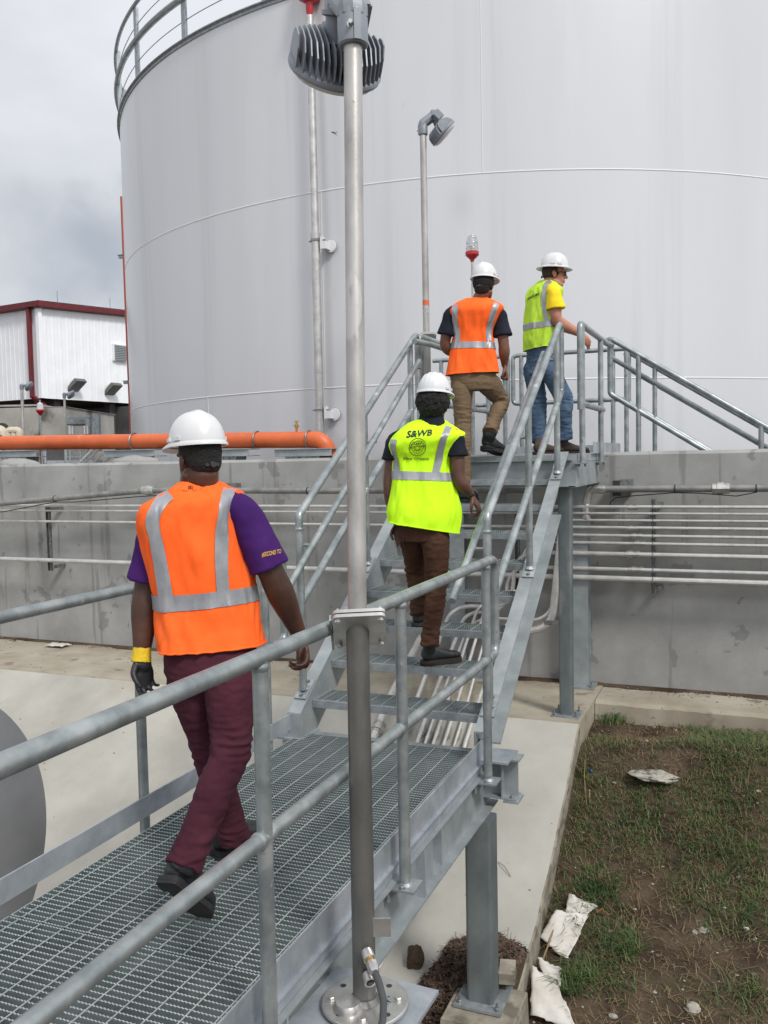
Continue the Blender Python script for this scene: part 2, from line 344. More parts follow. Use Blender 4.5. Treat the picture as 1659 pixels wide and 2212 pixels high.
# ------------------------------------------------------------------ retaining wall
b = MB(); ch = .03; T = .3
prof = [(YW, ZPAD-.3), (YW, ZWT-ch), (YW+ch*.9, ZWT), (YW+T-ch, ZWT), (YW+T, ZWT-ch), (YW+T, ZPAD-.3)]
rg = []
for x in [-30, -20, -14]+[-11+.25*i for i in range(60)]+[5, 10, 20]:
    e = .004*fn(x, 0, 0, 2)
    rg.append([(x, y+e*(1 if k in (2,) else .5), z+(e if 1 <= k <= 4 else 0)) for k, (y, z) in enumerate(prof)])
b.loft([r[::-1] for r in rg])
tag(obj('concrete_wall', b, M['wallc'], origin=(0, YW, ZPAD), smooth=40), 'long stained grey concrete retaining wall crossing behind the stairs', 'wall')

# ------------------------------------------------------------------ storage tank
TC = V((-4.632, 17.047, 0)); TR = 6.919; Z2, Z1, ZT = 2.54, 4.98, 7.45
tank = thing('storage_tank', 'huge round light grey painted steel storage tank behind the concrete wall', 'tank', (TC.x, TC.y, -.7))
b = MB(); n = 256
def circ(r, z, n=256): return [(TC.x+r*math.cos(2*math.pi*j/n), TC.y+r*math.sin(2*math.pi*j/n), z) for j in range(n)]
dims = []
zz = [-.7, 1.2, Z2-.02, Z2+.02, Z1-.02, Z1+.02, ZT]
b.loft([circ(TR, z) for z in [-.7, Z2, Z1, ZT]], cap=False); sh = obj('shell', b, M['tank'], tank, 60)
b = MB(); b.loft([circ(TR+.002, ZT-.05), circ(TR+.014, ZT-.05), circ(TR+.014, ZT-.012), circ(TR+.045, ZT), circ(TR+.045, ZT+.012), circ(TR-.08, ZT+.012)], False)
obj('rim', b, M['galv'], tank, 20)
b = MB(); b.loft([circ(TR-.05, ZT+.02), circ(.01, ZT+.55)], False); obj('roof', b, M['tank'], tank, 60)
for z in (Z2, Z1):
    b = MB(); b.loft([circ(TR-.003, z-.011), circ(TR+.0045, z-.006), circ(TR+.0045, z+.006), circ(TR-.003, z+.011)], False); obj('weld_seam', b, M['seam'], tank, 60)
def tank_hit(u, v):
    r = ray(u, v); a = r.x**2+r.y**2; o = EYE-TC; bb = 2*(r.x*o.x+r.y*o.y); c = o.x**2+o.y**2-TR**2
    s = (-bb-math.sqrt(bb*bb-4*a*c))/2/a; return EYE+r*s
for (u, v, z0, z1) in ((1042, 300, Z1, ZT-.1), (700, 700, Z2, Z1), (451, 920, -.7, Z2), (1350, 880, -.7, Z2)):
    p = tank_hit(u, v); d = (p-TC); d.z = 0; d.normalize(); t = V((-d.y, d.x, 0)); b = MB()
    b.obox(TC+d*(TR+.001)+V((0, 0, (z0+z1)/2)), t*.006, d*.004, V((0, 0, (z1-z0)/2))); obj('weld_seam', b, M['seam'], tank)
def tang(a): return V((math.cos(a), math.sin(a), 0))
rr = TR+.03
tr = thing('tank_guardrail', 'dark steel guardrail curving along the top rim of the grey tank', 'guardrail', (TC.x, TC.y, ZT))
a0, a1 = R_(165), R_(268)
for zz_, rad in ((ZT+1.07, .03), (ZT+.55, .045)):
    b = MB(); b.tube([TC+tang(a0+(a1-a0)*i/80)*rr+V((0, 0, zz_)) for i in range(81)], rad, 8); obj('rail', b, M['galv'], tr)
for zz_, rad in ((ZT+.82, .007), (ZT+.28, .007)):
    b = MB(); b.tube([TC+tang(a0+(a1-a0)*i/80)*(rr-.05)+V((0, 0, zz_)) for i in range(81)], rad, 6); obj('cable', b, M['galv'], tr)
for a in (R_(169), R_(182), R_(195.5), R_(209), R_(222), R_(235), R_(248), R_(261)):
    b = MB(); d = tang(a); t = V((-d.y, d.x, 0)); c = TC+d*(rr-.01)
    b.obox(c+V((0, 0, ZT+.54)), t*.045, d*.006, V((0, 0, .53))); b.obox(c-d*.03+V((0, 0, ZT+.54)), t*.006, d*.03, V((0, 0, .53))); obj('post', b, M['galv'], tr)

# ------------------------------------------------------------------ grating
def grating_mb(x0, x1, y0, y1, z, pitch=.0302, tooth=.0150, depth=.034, th=.0052, ends=True):
    """bearing bars with a serrated top run along x, twisted cross rods run along y"""
    b = MB(); nb = max(2, int(round((y1-y0)/pitch))); xs = np.arange(x0, x1+1e-6, tooth/2); m = len(xs)
    for k in range(nb+1):
        yc = y0+th/2+(y1-y0-th)*k/nb; ph = (k*7) % 2
        zt = [z-(.0036 if (i+ph) % 2 else 0) for i in range(m)]
        vs = []; fs = []
        for i in range(m): vs += [(xs[i], yc-th/2, zt[i]), (xs[i], yc+th/2, zt[i])]
        vs2 = [(x0, yc-th/2, z-depth), (x0, yc+th/2, z-depth), (xs[-1], yc-th/2, z-depth), (xs[-1], yc+th/2, z-depth)]
        for i in range(m-1): fs.append((2*i, 2*i+2, 2*i+3, 2*i+1))
        q = 2*m
        fs.append(tuple([q, q+2]+[2*i for i in range(m-1, -1, -1)])); fs.append(tuple([q+3, q+1]+[2*i+1 for i in range(m)]))
        fs.append((q, 0, 1, q+1)); fs.append((q+2, q+3, 2*m-1, 2*m-2)); fs.append((q, q+1, q+3, q+2))
        b.add(vs+vs2, fs)
    nr = max(1, int(round((x1-x0)/.1016)))
    for k in range(nr):
        xc = x0+.05+(x1-x0-.1)*k/max(1, nr-1)
        b.tube([(xc, y0, z-.0035), (xc, y1, z-.0035)], .0036, 5)
    if ends:
        for xe in (x0-.0025, x1+.0025): b.box((xe-.0025, y0, z-depth), (xe+.0025, y1, z-.001))
    return b
walk = thing('steel_walkway', 'raised galvanised steel walkway with bar grating under the maroon trousered person', 'walkway', (-2.05, 2.5, -2.0))
GX0, GX1 = -2.635, -1.475
YE = 4.93
for y0, y1 in ((-1.2, .64), (.65, 2.505), (2.515, YE)):
    lit_top(obj('grating_panel', grating_mb(GX0, GX1, y0, y1, ZG), M['grate'], walk, 0))
for x, s in ((-1.425, 1), (-2.665, -1)):
    # toe plate
    b = MB(); y1 = YE-.02 if s > 0 else 4.9
    if s > 0: b.box((x-.004, -1.2, ZG-.02), (x+.004, y1, .0))
    else: b.box((x-.004, -1.2, -.055), (x+.004, y1, .045))
    obj('toe_plate', b, M['plate'], walk)
    if s > 0:
        b = MB(); b.box((x+.004, -1.2, ZG-.026), (x+.022, YE-.02, ZG-.018)); b.box((x+.004, -1.2, ZG-.075), (x+.0085, YE-.02, ZG-.026)); obj('edge_angle', b, M['plate'], walk)
    # side beam: I section
    b = MB(); xc = -1.44 if s > 0 else -2.66; zt, zb = -.18, -.43
    zt = -.178
    b.box((xc-.05, -1.2, zt-.008), (xc+.05, 5.05, zt)); b.box((xc-.055, -1.2, zb), (xc+.055 if s > 0 else xc+.05, 5.05, zb+.010)); b.box((xc-.004, -1.2, zb+.01), (xc+.004, 5.05, zt-.008))
    bm_ = obj('side_beam', b, M['beam'], walk, 0)
    if s > 0:
        for yy in (3.78, 4.02, 2.45, 1.2):
            b = MB(); b.box((xc+.004, yy-.005, zb+.01), (xc+.05, yy+.005, zt-.008)); obj('stiffener', b, M['plate'], walk, 0)
for yy in (-.6, .6, 1.3, 2.51, 3.2, 4.0, 4.85):
    b = MB(); b.box((-2.60, yy-.035, ZG-.042), (-1.50, yy+.035, ZG-.032)); b.box((-2.60, yy-.004, -.30), (-1.50, yy+.004, ZG-.042)); b.box((-2.60, yy-.035, -.31), (-1.50, yy+.035, -.30)); obj('cross_beam', b, M['beam'], walk, 0)
# end beam which carries the foot of the stairs
b = MB(); ye = 4.97
b.box((-2.80, ye-.06, -.128), (-1.22, ye+.06, -.118)); b.box((-2.80, ye-.06, -.36), (-1.24, ye+.06, -.35)); b.box((-2.80, ye-.004, -.35), (-1.24, ye+.004, -.128))
b.box((-1.33, ye-.055, -.35), (-1.322, ye+.055, -.128)); obj('end_beam', b, M['beam'], walk, 0)
b = MB(); b.obox((-1.27, ye, -.368), (.045, 0, 0), (0, .07, 0), (0, 0, .006)); obj('lug_plate', b, M['plate'], walk, 0)
for dy in (-.04, .04): bolt(walk, (-1.27, ye+dy, -.35), .009, .014)
def roundsq(c, h, r, n=4):
    o = []
    for sx, sy, a in ((1, 1, 0), (-1, 1, 90), (-1, -1, 180), (1, -1, 270)):
        for i in range(n+1):
            t = R_(a+90*i/n); o.append((c[0]+sx*(h-r)+r*math.cos(t), c[1]+sy*(h-r)+r*math.sin(t)))
    return o
def column(parent, x, y, z0, z1, h, plate=.0, name='column'):
    b = MB(); q = roundsq((x, y), h, h*.28); b.loft([[(a, c, z) for a, c in q] for z in (z0+.02, z1)]); c_ = obj(name, b, M['colm'], parent, 40)
    if plate:
        b = MB(); b.box((x-plate, y-plate, z0+.006), (x+plate, y+plate, z0+.022)); obj('base_plate', b, M['galv'], parent, 0)
        for sx in (-1, 1):
            for sy in (-1, 1):
                b = MB(); px, pyy = x+sx*(plate-.028), y+sy*(plate-.028)
                b.cyl((px, pyy, z0-.01), (0, 0, 1), .007, .075, 8); b.lathe((px, pyy, z0+.022), [(.014, 0), (.014, .016), (.011, .018)], 6); b.lathe((px, pyy, z0), [(.014, 0), (.014, .007)], 6)
                obj('anchor_bolt', b, M['bolt'], parent, 20)
    return c_
column(walk, -1.42, 4.80, -1.52, -.43, .078, .14)
column(walk, -2.66, 4.80, -1.62, -.43, .078, .14)
column(walk, -1.42, -.4, -2.3, -.43, .078, .14)
# concrete pedestal under the near column
b = MB(); rg = []
for z, h in ((-1.95, .215), (-1.60, .205), (-1.53, .203), (-1.52, .195)):
    rg.append([(-1.40+h*cx+.006*fn(cx, cy, z, 5), 4.76+h*cy*1.0, z) for cx, cy in ((-1, -1), (0, -1.0), (1, -1), (1, 0), (1, 1), (0, 1), (-1, 1), (-1, 0))])
b.loft(rg); tag(obj('concrete_pedestal', b, M['edgec'], smooth=25), 'stained concrete block under the thick square walkway column', 'pedestal')

# ------------------------------------------------------------------ railings
PR = .0245
def rail_post(parent, x, y, zf, zt, foot=True, side=1, ax=(0, 0, 1), r=PR):
    b = MB(); b.tube([(x, y, zf), (x, y, zt)], r, 16); obj('post', b, M['rail'], parent)
    if foot:
        b = MB(); b.box((x-.045, y-.06, zf-.010), (x+.06, y+.06, zf)); b.lathe((x, y, zf), [(r*1.35, 0), (r*1.0, .012)], 14); b.box((x-.06*side-.004, y-.05, zf-.07), (x-.06*side+.004, y+.05, zf-.01))
        obj('foot_plate', b, M['galv'], parent, 20)
        bolt(parent, (x+.0, y-.042, zf), .010, .012); bolt(parent, (x+.035, y+.03, zf-.018), .010, .010, ax=(0, 0, -1))
def weld(mb, p, r, ax):
    mb.lathe(V(p)-V(ax).normalized()*.012, [(r*1.02, 0), (r*1.16, .008), (r*1.16, .016), (r*1.02, .024)], 14, ax)
gr = thing('walkway_guardrail', 'galvanised pipe guardrail along the near right side of the walkway', 'guardrail', (XR, 2, -.18))
zt_, zm_ = 1.05, .50
loopy = 4.90
b = MB(); pr = PR*1.08
b.tube(bend([(XR, -1.5, zt_), (XR, loopy, zt_), (XR, loopy, zm_), (XR, 4.74, zm_)], .075), pr, 18)
for y in (2.27, 3.42, 4.72): weld(b, (XR, y-.0, zt_-.03), PR, (0, 0, 1))
obj('top_rail', b, M['rail'], gr)
b = MB(); b.tube([(XR, -1.5, zm_), (XR, 4.72, zm_)], PR*1.0, 16)
for y in (2.27, 3.42, 4.70):
    weld(b, (XR, y-.035, zm_), PR, (0, 1, 0))
obj('mid_rail', b, M['rail'], gr)
for y in (.3, 1.15, 2.27, 3.42, 4.72): rail_post(gr, XR, y, -.18, zt_-.01)
gl = thing('walkway_guardrail', 'galvanised pipe guardrail along the far left side of the walkway, behind the maroon trousers', 'guardrail', (XL, 2, -.18))
b = MB(); b.tube(bend([(XL, -1.5, 1.045), (XL, 4.85, 1.045), (XL, 4.85, .5), (XL, 4.7, .5)], .075), PR*1.05, 16); obj('top_rail', b, M['rail'], gl)
b = MB(); b.tube([(XL, -1.5, .22+.28), (XL, 1.0, .5)], PR, 14); obj('mid_rail', b, M['rail'], gl)
for y in (.5, 2.2, 3.42, 4.62):
    rail_post(gl, XL, y, -.2, 1.03, side=-1)

# ------------------------------------------------------------------ staircase
stairs = thing('steel_staircase', 'galvanised steel staircase climbing from the walkway to the platform', 'staircase', (-2.05, 6, ZG))
sl = .65
def str_z(y): return .155+sl*(y-STY)          # top of the stringer
ns = V((0, -sl, 1)).normalized(); ds = V((0, 1, sl)).normalized()
for x, s in ((-1.46, 1), (-2.60, -1)):
    D = .255; yb, yt = STY-.16, 7.32
    def quad(x0, x1, o0, o1, ya, yb_, zcut=None):
        """prism between two offsets under the top line"""
        vs = []
        for xx in (x0, x1):
            for (y, o) in ((ya, o0), (yb_, o0), (yb_, o1), (ya, o1)): vs.append((xx, y, str_z(y)-o))
        return vs, [(0, 1, 2, 3), (7, 6, 5, 4), (0, 4, 5, 1), (1, 5, 6, 2), (2, 6, 7, 3), (3, 7, 4, 0)]
    k = math.hypot(1, sl); Dv = D*k
    b = MB()
    # web with a vertical heel cut that stands on the seat plate
    zs = -.108
    ycut = yb; web = [(ycut, str_z(ycut)), (yt, str_z(yt)), (yt, str_z(yt)-Dv), (STY-.155+((-str_z(STY-.155)+Dv+zs)/sl), zs), (ycut, zs)]
    wv = [(x+xx, y, z) for xx in (-.005, .005) for y, z in web]; m_ = len(web)
    b.add(wv, [tuple(range(m_))[::-1], tuple(range(m_, 2*m_))]+[(i, (i+1) % m_, m_+(i+1) % m_, m_+i) for i in range(m_)])
    fl = .085*s; xa, xb_ = (x+.005, x+fl) if s > 0 else (x+fl, x-.005)
    b.add(*quad(xa, xb_, 0, .012, yb, yt)); y2 = STY-.155+((-str_z(STY-.155)+Dv+zs)/sl)
    b.add(*quad(xa, xb_, Dv-.014, Dv-.002, y2+.02, 7.0))
    b.box((min(x, x+fl), yb-.008, zs), (max(x, x+fl), yb, str_z(yb)-.005)) if s < 0 else b.box((x-.005, yb-.008, zs), (x+.005, yb, str_z(yb)))
    obj('stringer', b, M['beam'], stairs, 0)
    b = MB(); b.box((x-.03 if s > 0 else x-.19, STY-.19, -.117), (x+.20 if s > 0 else x+.03, STY+.05, -.105)); obj('seat_plate', b, M['plate'], stairs, 0)
    bolt(stairs, (x+.006*s, STY-.09, -.03), .012, .02, ax=(s, 0, 0))
def checker(mb, x0, x1, y, z0, z1):
    k = int((x1-x0)/.035)
    for i in range(k):
        xc = x0+.018+i*(x1-x0-.036)/(k-1); s = 1 if i % 2 else -1; zc = (z0+z1)/2
        mb.obox((xc, y-.001, zc), V((.010, 0, .006*s)), (0, .0012, 0), V((-.0012, 0, .002*s)))
tread = None
for k in range(1, 9):
    y = STY+(k-1)*RUN; z = ZG+k*RISE
    if tread is None:
        tread = lit_top(obj('tread', grating_mb(-2.59, -1.47, y+.022, y+.285, z, ends=True), M['grate'], stairs, 0))
        b = MB(); b.box((-2.592, y, z-.045), (-1.468, y+.004, z+.001)); b.box((-2.592, y+.004, z-.004), (-1.468, y+.03, z+.001)); checker(b, -2.59, -1.47, y, z-.04, z-.004)
        b.box((-2.5925, y+.03, z-.05), (-2.5875, y+.28, z-.002)); b.box((-1.4725, y+.03, z-.05), (-1.4675, y+.28, z-.002))
        no = obj('nosing', b, M['galv'], tread, 0)
    else:
        t2 = tread.copy(); sc.collection.objects.link(t2); t2.parent = stairs; t2.location = (0, (k-1)*RUN, (k-1)*RISE)
        n2 = no.copy(); sc.collection.objects.link(n2); n2.parent = t2
# handrails of the stairs
def stair_rail(x, s, label):
    g = thing('stair_handrail', label, 'handrail', (x, 6, .2), 'stair handrails')
    zt = lambda y: 1.30+.635*(y-STY)
    ya, yb = STY-.02, 7.22
    b = MB(); b.tube(bend([(x, ya, str_z(ya)+.02), (x, ya, zt(ya)), (x, yb, zt(yb)), (x, yb, zt(yb)-.56), (x, ya+.01, zt(ya)-.56)], .05), PR*1.03, 16)
    weld(b, (x, ya, zt(ya)-.09), PR, (0, 0, 1)); obj('top_rail', b, M['rail'], g)
    xi = x-.095*s; b = MB(); y0, y1 = 4.60, 7.0
    b.tube([(xi, y0, zt(y0)-.20), (xi, y1, zt(y1)-.13)], PR*.9, 16); obj('grab_rail', b, M['rail'], g)
    for y in (STY, 6.05, 7.04):
        if y > STY: b = MB(); b.tube([(x, y, str_z(y)+.01), (x, y, zt(y))], PR, 16); weld(b, (x, y, zt(y)-.56), PR, (0, 1, sl)); obj('post', b, M['rail'], g)
        zz = zt(y)-.185; b = MB(); b.tube([(x, y, zz-.02), (xi, y, zz-.02)], .011, 8); obj('bracket', b, M['rail'], g)
        b = MB(); c = V((x, y, str_z(y)+.008)); b.obox(c, V((.042, 0, 0)), ds*.085, ns*.005); b.lathe(c+V((0, 0, .002)), [(PR*1.4, 0), (PR, .022)], 14); obj('foot_plate', b, M['galv'], g, 20)
        for q in (-.06, .06): bolt(g, c+ds*q+ns*.005, .010, .012, ax=ns)
stair_rail(-1.412, 1, 'galvanised handrail on the right side of the stairs, nearest the wall conduits')
stair_rail(-2.645, -1, 'galvanised handrail on the left side of the stairs, behind the tall near pole')

# ------------------------------------------------------------------ platform
plat = thing('steel_platform', 'galvanised steel platform at the top of the stairs, spanning the concrete wall', 'platform', (-2.0, 8.4, ZPAD))
XPL, XPR = -2.75, -1.315
b = MB()
for (x0, x1, y, s) in ((XPL, XPR, YP0-.03, -1),):
    b.box((x0, y-.004, 1.385), (x1, y+.004, 1.59)); b.box((x0, y-.06, 1.375), (x1+.0, y+.0, 1.385)); b.box((x0, y-.05, 1.59), (x1-.03, y+.02, 1.60))
obj('front_beam', b, M['beam'], plat, 0)
for x, s in ((XPR, 1), (XPL, -1)):
    b = MB(); b.box((x-.004, YP0-.03, 1.385), (x+.004, YW+1.3, 1.59)); b.box((min(x, x-.05*s), YP0-.09, 1.373), (max(x, x-.05*s)+.012, YW+.0, 1.383)); b.box((min(x, x-.05*s), YP0-.02, 1.59), (max(x, x-.05*s), YW+1.3, 1.60)); obj('side_beam', b, M['beam'], plat, 0)
    b = MB(); b.box((x+.004*s-.002, YP0, ZP-.055), (x+.004*s+.004, 8.48, ZP+.005)); obj('edge_plate', b, M['plate'], plat, 0)
b = MB(); b.box((XPL, YP0-.008, ZP-.06), (XPR, YP0, ZP+.001)); b.box((XPL, YP0, ZP-.004), (XPR, YP0+.03, ZP+.001)); checker(b, XPL, XPR, YP0-.008, ZP-.05, ZP-.01); obj('nosing', b, M['galv'], plat, 0)
b = MB(); b.box((-1.52, YP0-.012, ZP-.07), (-1.31, YP0-.008, ZP)); obj('splice_plate', b, M['plate'], plat, 0)
obj('deck', grating_mb(XPL+.01, XPR-.01, YP0+.035, YP1, ZP, pitch=.045, tooth=.05), M['grate'], plat, 0)
b = MB(); b.box((XPL, YP0+.7, 1.40), (XPR, YP0+.71, 1.59)); b.box((XPL, 9.6, 1.40), (XPR, 9.61, 1.59)); obj('cross_beam', b, M['beam'], plat, 0)
b = MB(); b.box((-1.285, 8.0, ZP+.01), (-1.279, 9.75, ZP+.11)); obj('toe_plate', b, M['plate'], plat, 0)
b = MB(); b.box((XPL, 9.76, ZP+.0), (-1.28, 9.766, ZP+.10)); obj('toe_plate', b, M['plate'], plat, 0)
column(plat, -1.42, 7.40, ZPAD, 1.373, .054, .115)
for x in (-1.46, -2.66):   # H section columns hard against the wall
    b = MB(); yy = 8.36; zt2 = 1.373
    b.box((x-.075, yy-.07, ZPAD+.02), (x+.075, yy-.062, zt2)); b.box((x-.075, yy+.062, ZPAD+.02), (x+.075, yy+.07, zt2)); b.box((x-.004, yy-.062, ZPAD+.02), (x+.004, yy+.062, zt2)); obj('wide_column', b, M['beam'], plat, 0)
    b = MB(); b.box((x-.13, yy-.12, ZPAD+.014), (x+.13, yy+.12, ZPAD+.03)); obj('base_plate', b, M['galv'], plat, 0)
    for sx in (-.1, .1):
        b = MB(); b.cyl((x+sx, yy-.09, ZPAD), (0, 0, 1), .008, .08, 8); b.lathe((x+sx, yy-.09, ZPAD+.03), [(.014, 0), (.014, .018)], 6); obj('anchor_bolt', b, M['bolt'], plat, 20)
XG = -1.265
g = thing('platform_guardrail', 'looped galvanised guardrail on the right edge of the platform beside the person in jeans', 'guardrail', (XG, 7.9, 1.57))
b = MB(); b.tube(bend([(XG, 7.27, 2.0), (XG, 7.27, 2.69), (XG, 8.72, 2.69), (XG+.02, 8.9, 2.69)], .05), PR*1.1, 16); obj('top_rail', b, M['rail'], g)
b = MB(); b.tube(bend([(XG, 7.27, 2.1), (XG, 7.27, 2.05), (XG, 8.45, 2.05)], .04), PR*1.1, 16); obj('mid_rail', b, M['rail'], g)
for y in (7.34, 8.32):
    b = MB(); b.tube([(XG, y, 1.57), (XG, y, 2.68)], PR, 16); obj('post', b, M['rail'], g)
    b = MB(); b.box((XG-.055, y-.05, 1.56), (XG+.05, y+.05, 1.57)); obj('foot_plate', b, M['galv'], g, 0)
    for q in (-.025, .025): bolt(g, (XG+q, y-.02, 1.56), .010, .022, ax=(0, 0, -1))
XGL = -2.66
g = thing('platform_guardrail', 'galvanised guardrail on the left edge of the platform behind the khaki trousers', 'guardrail', (XGL, 8, 1.57))
b = MB(); b.tube(bend([(XGL, 7.3, 1.9), (XGL, 7.3, 2.69), (XGL, 9.6, 2.69)], .05), PR*1.1, 16); obj('top_rail', b, M['rail'], g)
b = MB(); b.tube([(XGL, 7.3, 2.13), (XGL, 9.6, 2.13)], PR*1.1, 16); obj('mid_rail', b, M['rail'], g)
b = MB(); b.tube(bend([(XGL+.09, 6.95, 2.60), (XGL+.09, 7.35, 2.62), (XGL+.09, 8.3, 2.62)], .05), PR, 16); obj('grab_rail', b, M['rail'], g)
for y in (7.36, 8.35, 9.5):
    b = MB(); b.tube([(XGL, y, 1.57), (XGL, y, 2.68)], PR, 16); obj('post', b, M['rail'], g)
g = thing('platform_guardrail', 'low galvanised guardrail at the back of the platform with looped ends and a gap', 'guardrail', (-2, 9.8, 1.57))
YB = 9.80; zt, zm = 2.755, 2.22
for (xa, xb) in ((-3.4, -2.515), (-2.455, -1.22)):
    b = MB(); left = xa < -3
    if left: pts = [(xa, YB, zt), (xb, YB, zt), (xb, YB, zm), (xa, YB, zm)]
    else: pts = [(xb, YB, zt), (xa, YB, zt), (xa, YB, zm), (xb, YB, zm)]
    b.tube(bend(pts, .05), PR, 14); obj('top_rail', b, M['rail'], g)
for x in (-3.3, -2.93, -2.55, -2.36, -1.95, -1.36, -1.22):
    b = MB(); b.tube([(x, YB, 1.57), (x, YB, zt)], PR, 14); obj('post', b, M['rail'], g)
# descending flight beyond the wall
for yy, lab, x0 in ((8.95, 'galvanised stair railing descending to the right just beyond the wall', -1.30), (9.92, 'farther galvanised stair railing descending to the right along the tank', -1.24)):
    g = thing('stair_railing', lab, 'railing', (0, yy, 1.2), 'stair railings beyond the wall')
    zt = lambda x: 2.80-.645*(x+1.32); L = 2.9
    xe = x0+L
    b = MB(); b.tube(bend([(x0-.02, yy, zt(x0)-.05), (x0+.04, yy, zt(x0+.04)), (xe, yy, zt(xe))], .04), PR*1.05, 16); obj('top_rail', b, M['rail'], g)
    b = MB(); b.tube(bend([(x0+.03, yy, zt(x0)-.04), (x0+.03, yy, zt(x0)-.56), (xe, yy, zt(xe)-.56)], .05), PR*1.05, 16); obj('mid_rail', b, M['rail'], g)
    b = MB(); b.tube([(x0, yy+.09, zt(x0)-.18), (xe, yy+.09, zt(xe)-.18)], PR*.95, 16); obj('grab_rail', b, M['rail'], g)
    for x in ((-1.0, .1, 1.2) if yy < 9 else (-.94, .2, 1.3)):
        b = MB(); b.tube([(x, yy, zt(x)-1.25), (x, yy, zt(x))], PR, 16); obj('post', b, M['rail'], g)
fl_ = thing('steel_staircase', 'far staircase flight going down behind the concrete wall', 'staircase', (.3, 9.4, 0))
for yy in (8.97, 9.88):
    b = MB(); b.obox((.2, yy, 1.62-.645*1.52-.05), V((1.5, 0, -.97)), (0, .005, 0), V((.05, 0, .1))); obj('stringer', b, M['beam'], fl_, 0)
for k in range(8):
    b = MB(); b.box((-1.2+.29*k, 8.98, 1.45-.19*k-.03), (-.93+.29*k, 9.87, 1.45-.19*k)); obj('tread', b, M['grate'], fl_, 0)

# ------------------------------------------------------------------ wall conduits
YC = 8.27
def conduit(pts, r, label, fit=(), group='thin metal conduits on the wall', m='alu', name='conduit'):
    b = MB(); b.tube(pts, r, 10)
    o = thing(name, label, 'conduit', pts[0] if isinstance(pts[0], Vector) else V(pts[0]), group)
    obj('pipe', b, M[m], o)
    for (c, ax, k) in fit:
        b = MB(); b.lathe(V(c)-V(ax).normalized()*.05*k, [(r, 0), (r*1.45, .004), (r*1.45, .02*k), (r*1.75, .022*k), (r*1.75, .05*k), (r*1.45, .052*k), (r*1.45, .08*k), (r*1.6, .082*k), (r*1.6, .1*k), (r, .101*k)], 8, ax); obj('coupling', b, M['stain'], o, 25)
    return o
zs = [1.15, 1.09, 1.03, .96, .89, .82, .72, .58, .49]
rs = [.0155, .0115, .0115, .0145, .0145, .0145, .021, .018, .026]
nm = ['topmost', 'second from top', 'third from top', 'fourth from top', 'fifth from top', 'sixth from top', 'thick seventh', 'second lowest', 'thickest lowest']
bx = {2: -2.24, 4: -2.33, 5: -2.42, 6: -2.70, 7: -2.56}; kb = 0
for i, (z, r) in enumerate(zip(zs, rs)):
    fit = [((-.98+.03*(i % 3), YC, z), (1, 0, 0), 1.0 if i < 6 else 1.3)] if i not in (1, 2, 8) else []
    if i in bx:
        x = bx[i]
        lab = nm[i]+' conduit on the wall right of the stairs, bending down under the steps'
        yb0 = 8.2; zs0 = z-.06
        kb += 1; zl = .40-.055*kb; xd = -1.78-.07*kb; pts = [(6, YC, z), (xd, YC, z), (xd-.05, YC-.02, zl), (x, YC-.02, zl), (x, YJ-.05, ZPAD+.03+r), (x, 6.6, slab_z(6.6)+.05+r), (x, 6.0, slab_z(6.0)+.05+r), (x, 5.3, slab_z(5.3)+.04+r), (x, 4.4, slab_z(4.4)+.04+r)]
        fit.append(((x, 6.95, slab_z(6.95)+.035+r), (0, 1, .6), 1.2))
        conduit(bend(pts, .24, 8), r, lab, fit)
    else:
        xl = -30
        conduit([V((6, YC, z)), V((-2, YC, z+.004)), V((-30, YC, z))], r, nm[i]+' of the horizontal conduits running the length of the wall', fit)
for x, r in ((-2.15, .016), (-2.49, .013), (-2.95, .036)):
    z = .08 if r < .03 else -.02; pts = [(-1.62, YC-.05, z+.9), (-1.72, YC-.06, z), (x, YC-.06, z), (x, YJ-.05, ZPAD+.03+r), (x, 6.6, slab_z(6.6)+.05+r), (x, 6.0, slab_z(6.0)+.05+r), (x, 5.3, slab_z(5.3)+.04+r), (x, 4.4, slab_z(4.4)+.04+r)]
    lab = {-2.15: 'rightmost of the sloping conduits seen under the lowest steps', -2.49: 'thinnest sloping conduit in the middle under the lowest steps', -2.95: 'thickest sloping conduit with a large nut, leftmost under the lowest steps'}[x]
    conduit(bend(pts, .25, 8), r, lab, [((x, 6.9, slab_z(6.9)+.04+r), (0, 1, .6), 1.2)], 'sloping conduits under the stairs')
def strut(x, z0, z1, lab):
    o = thing('pipe_strut', lab, 'bracket', (x, YC+.1, z0), 'pipe struts on the wall')
    b = MB(); b.box((x-.021, YC+.025, z0), (x-.016, YC+.07, z1)); b.box((x+.016, YC+.025, z0), (x+.021, YC+.07, z1)); b.box((x-.021, YC+.066, z0), (x+.021, YC+.072, z1)); obj('channel', b, M['bolt'], o, 0)
    for zz in (z0+.05, z1-.05):
        b = MB(); b.box((x+.021, YC+.04, zz-.02), (x+.07, YW, zz+.02)); obj('standoff', b, M['bolt'], o, 0)
    return o
s0 = strut(-.80, .36, 1.22, 'slotted strut holding the conduits right of the stairs')
for i, (z, r) in enumerate(zip(zs, rs)):
    b = MB(); b.tube([(-.80+.9*0, YC-.0-r*1.0, z-r*1.3), (-.80, YC-r*1.35, z), (-.80, YC-r*1.0, z+r*1.3), (-.80, YC+.03, z+r*1.6)], .0035, 6); obj('clamp', b, M['bolt'], s0)
strut(-8.17+.34, .36, 1.16, 'slotted strut holding the conduits at the far left of the wall')
strut(-3.02, .36, 1.10, 'slotted strut behind the left stair handrail')
strut(-2.06, .3, 1.16, 'slotted strut seen between the stair treads')
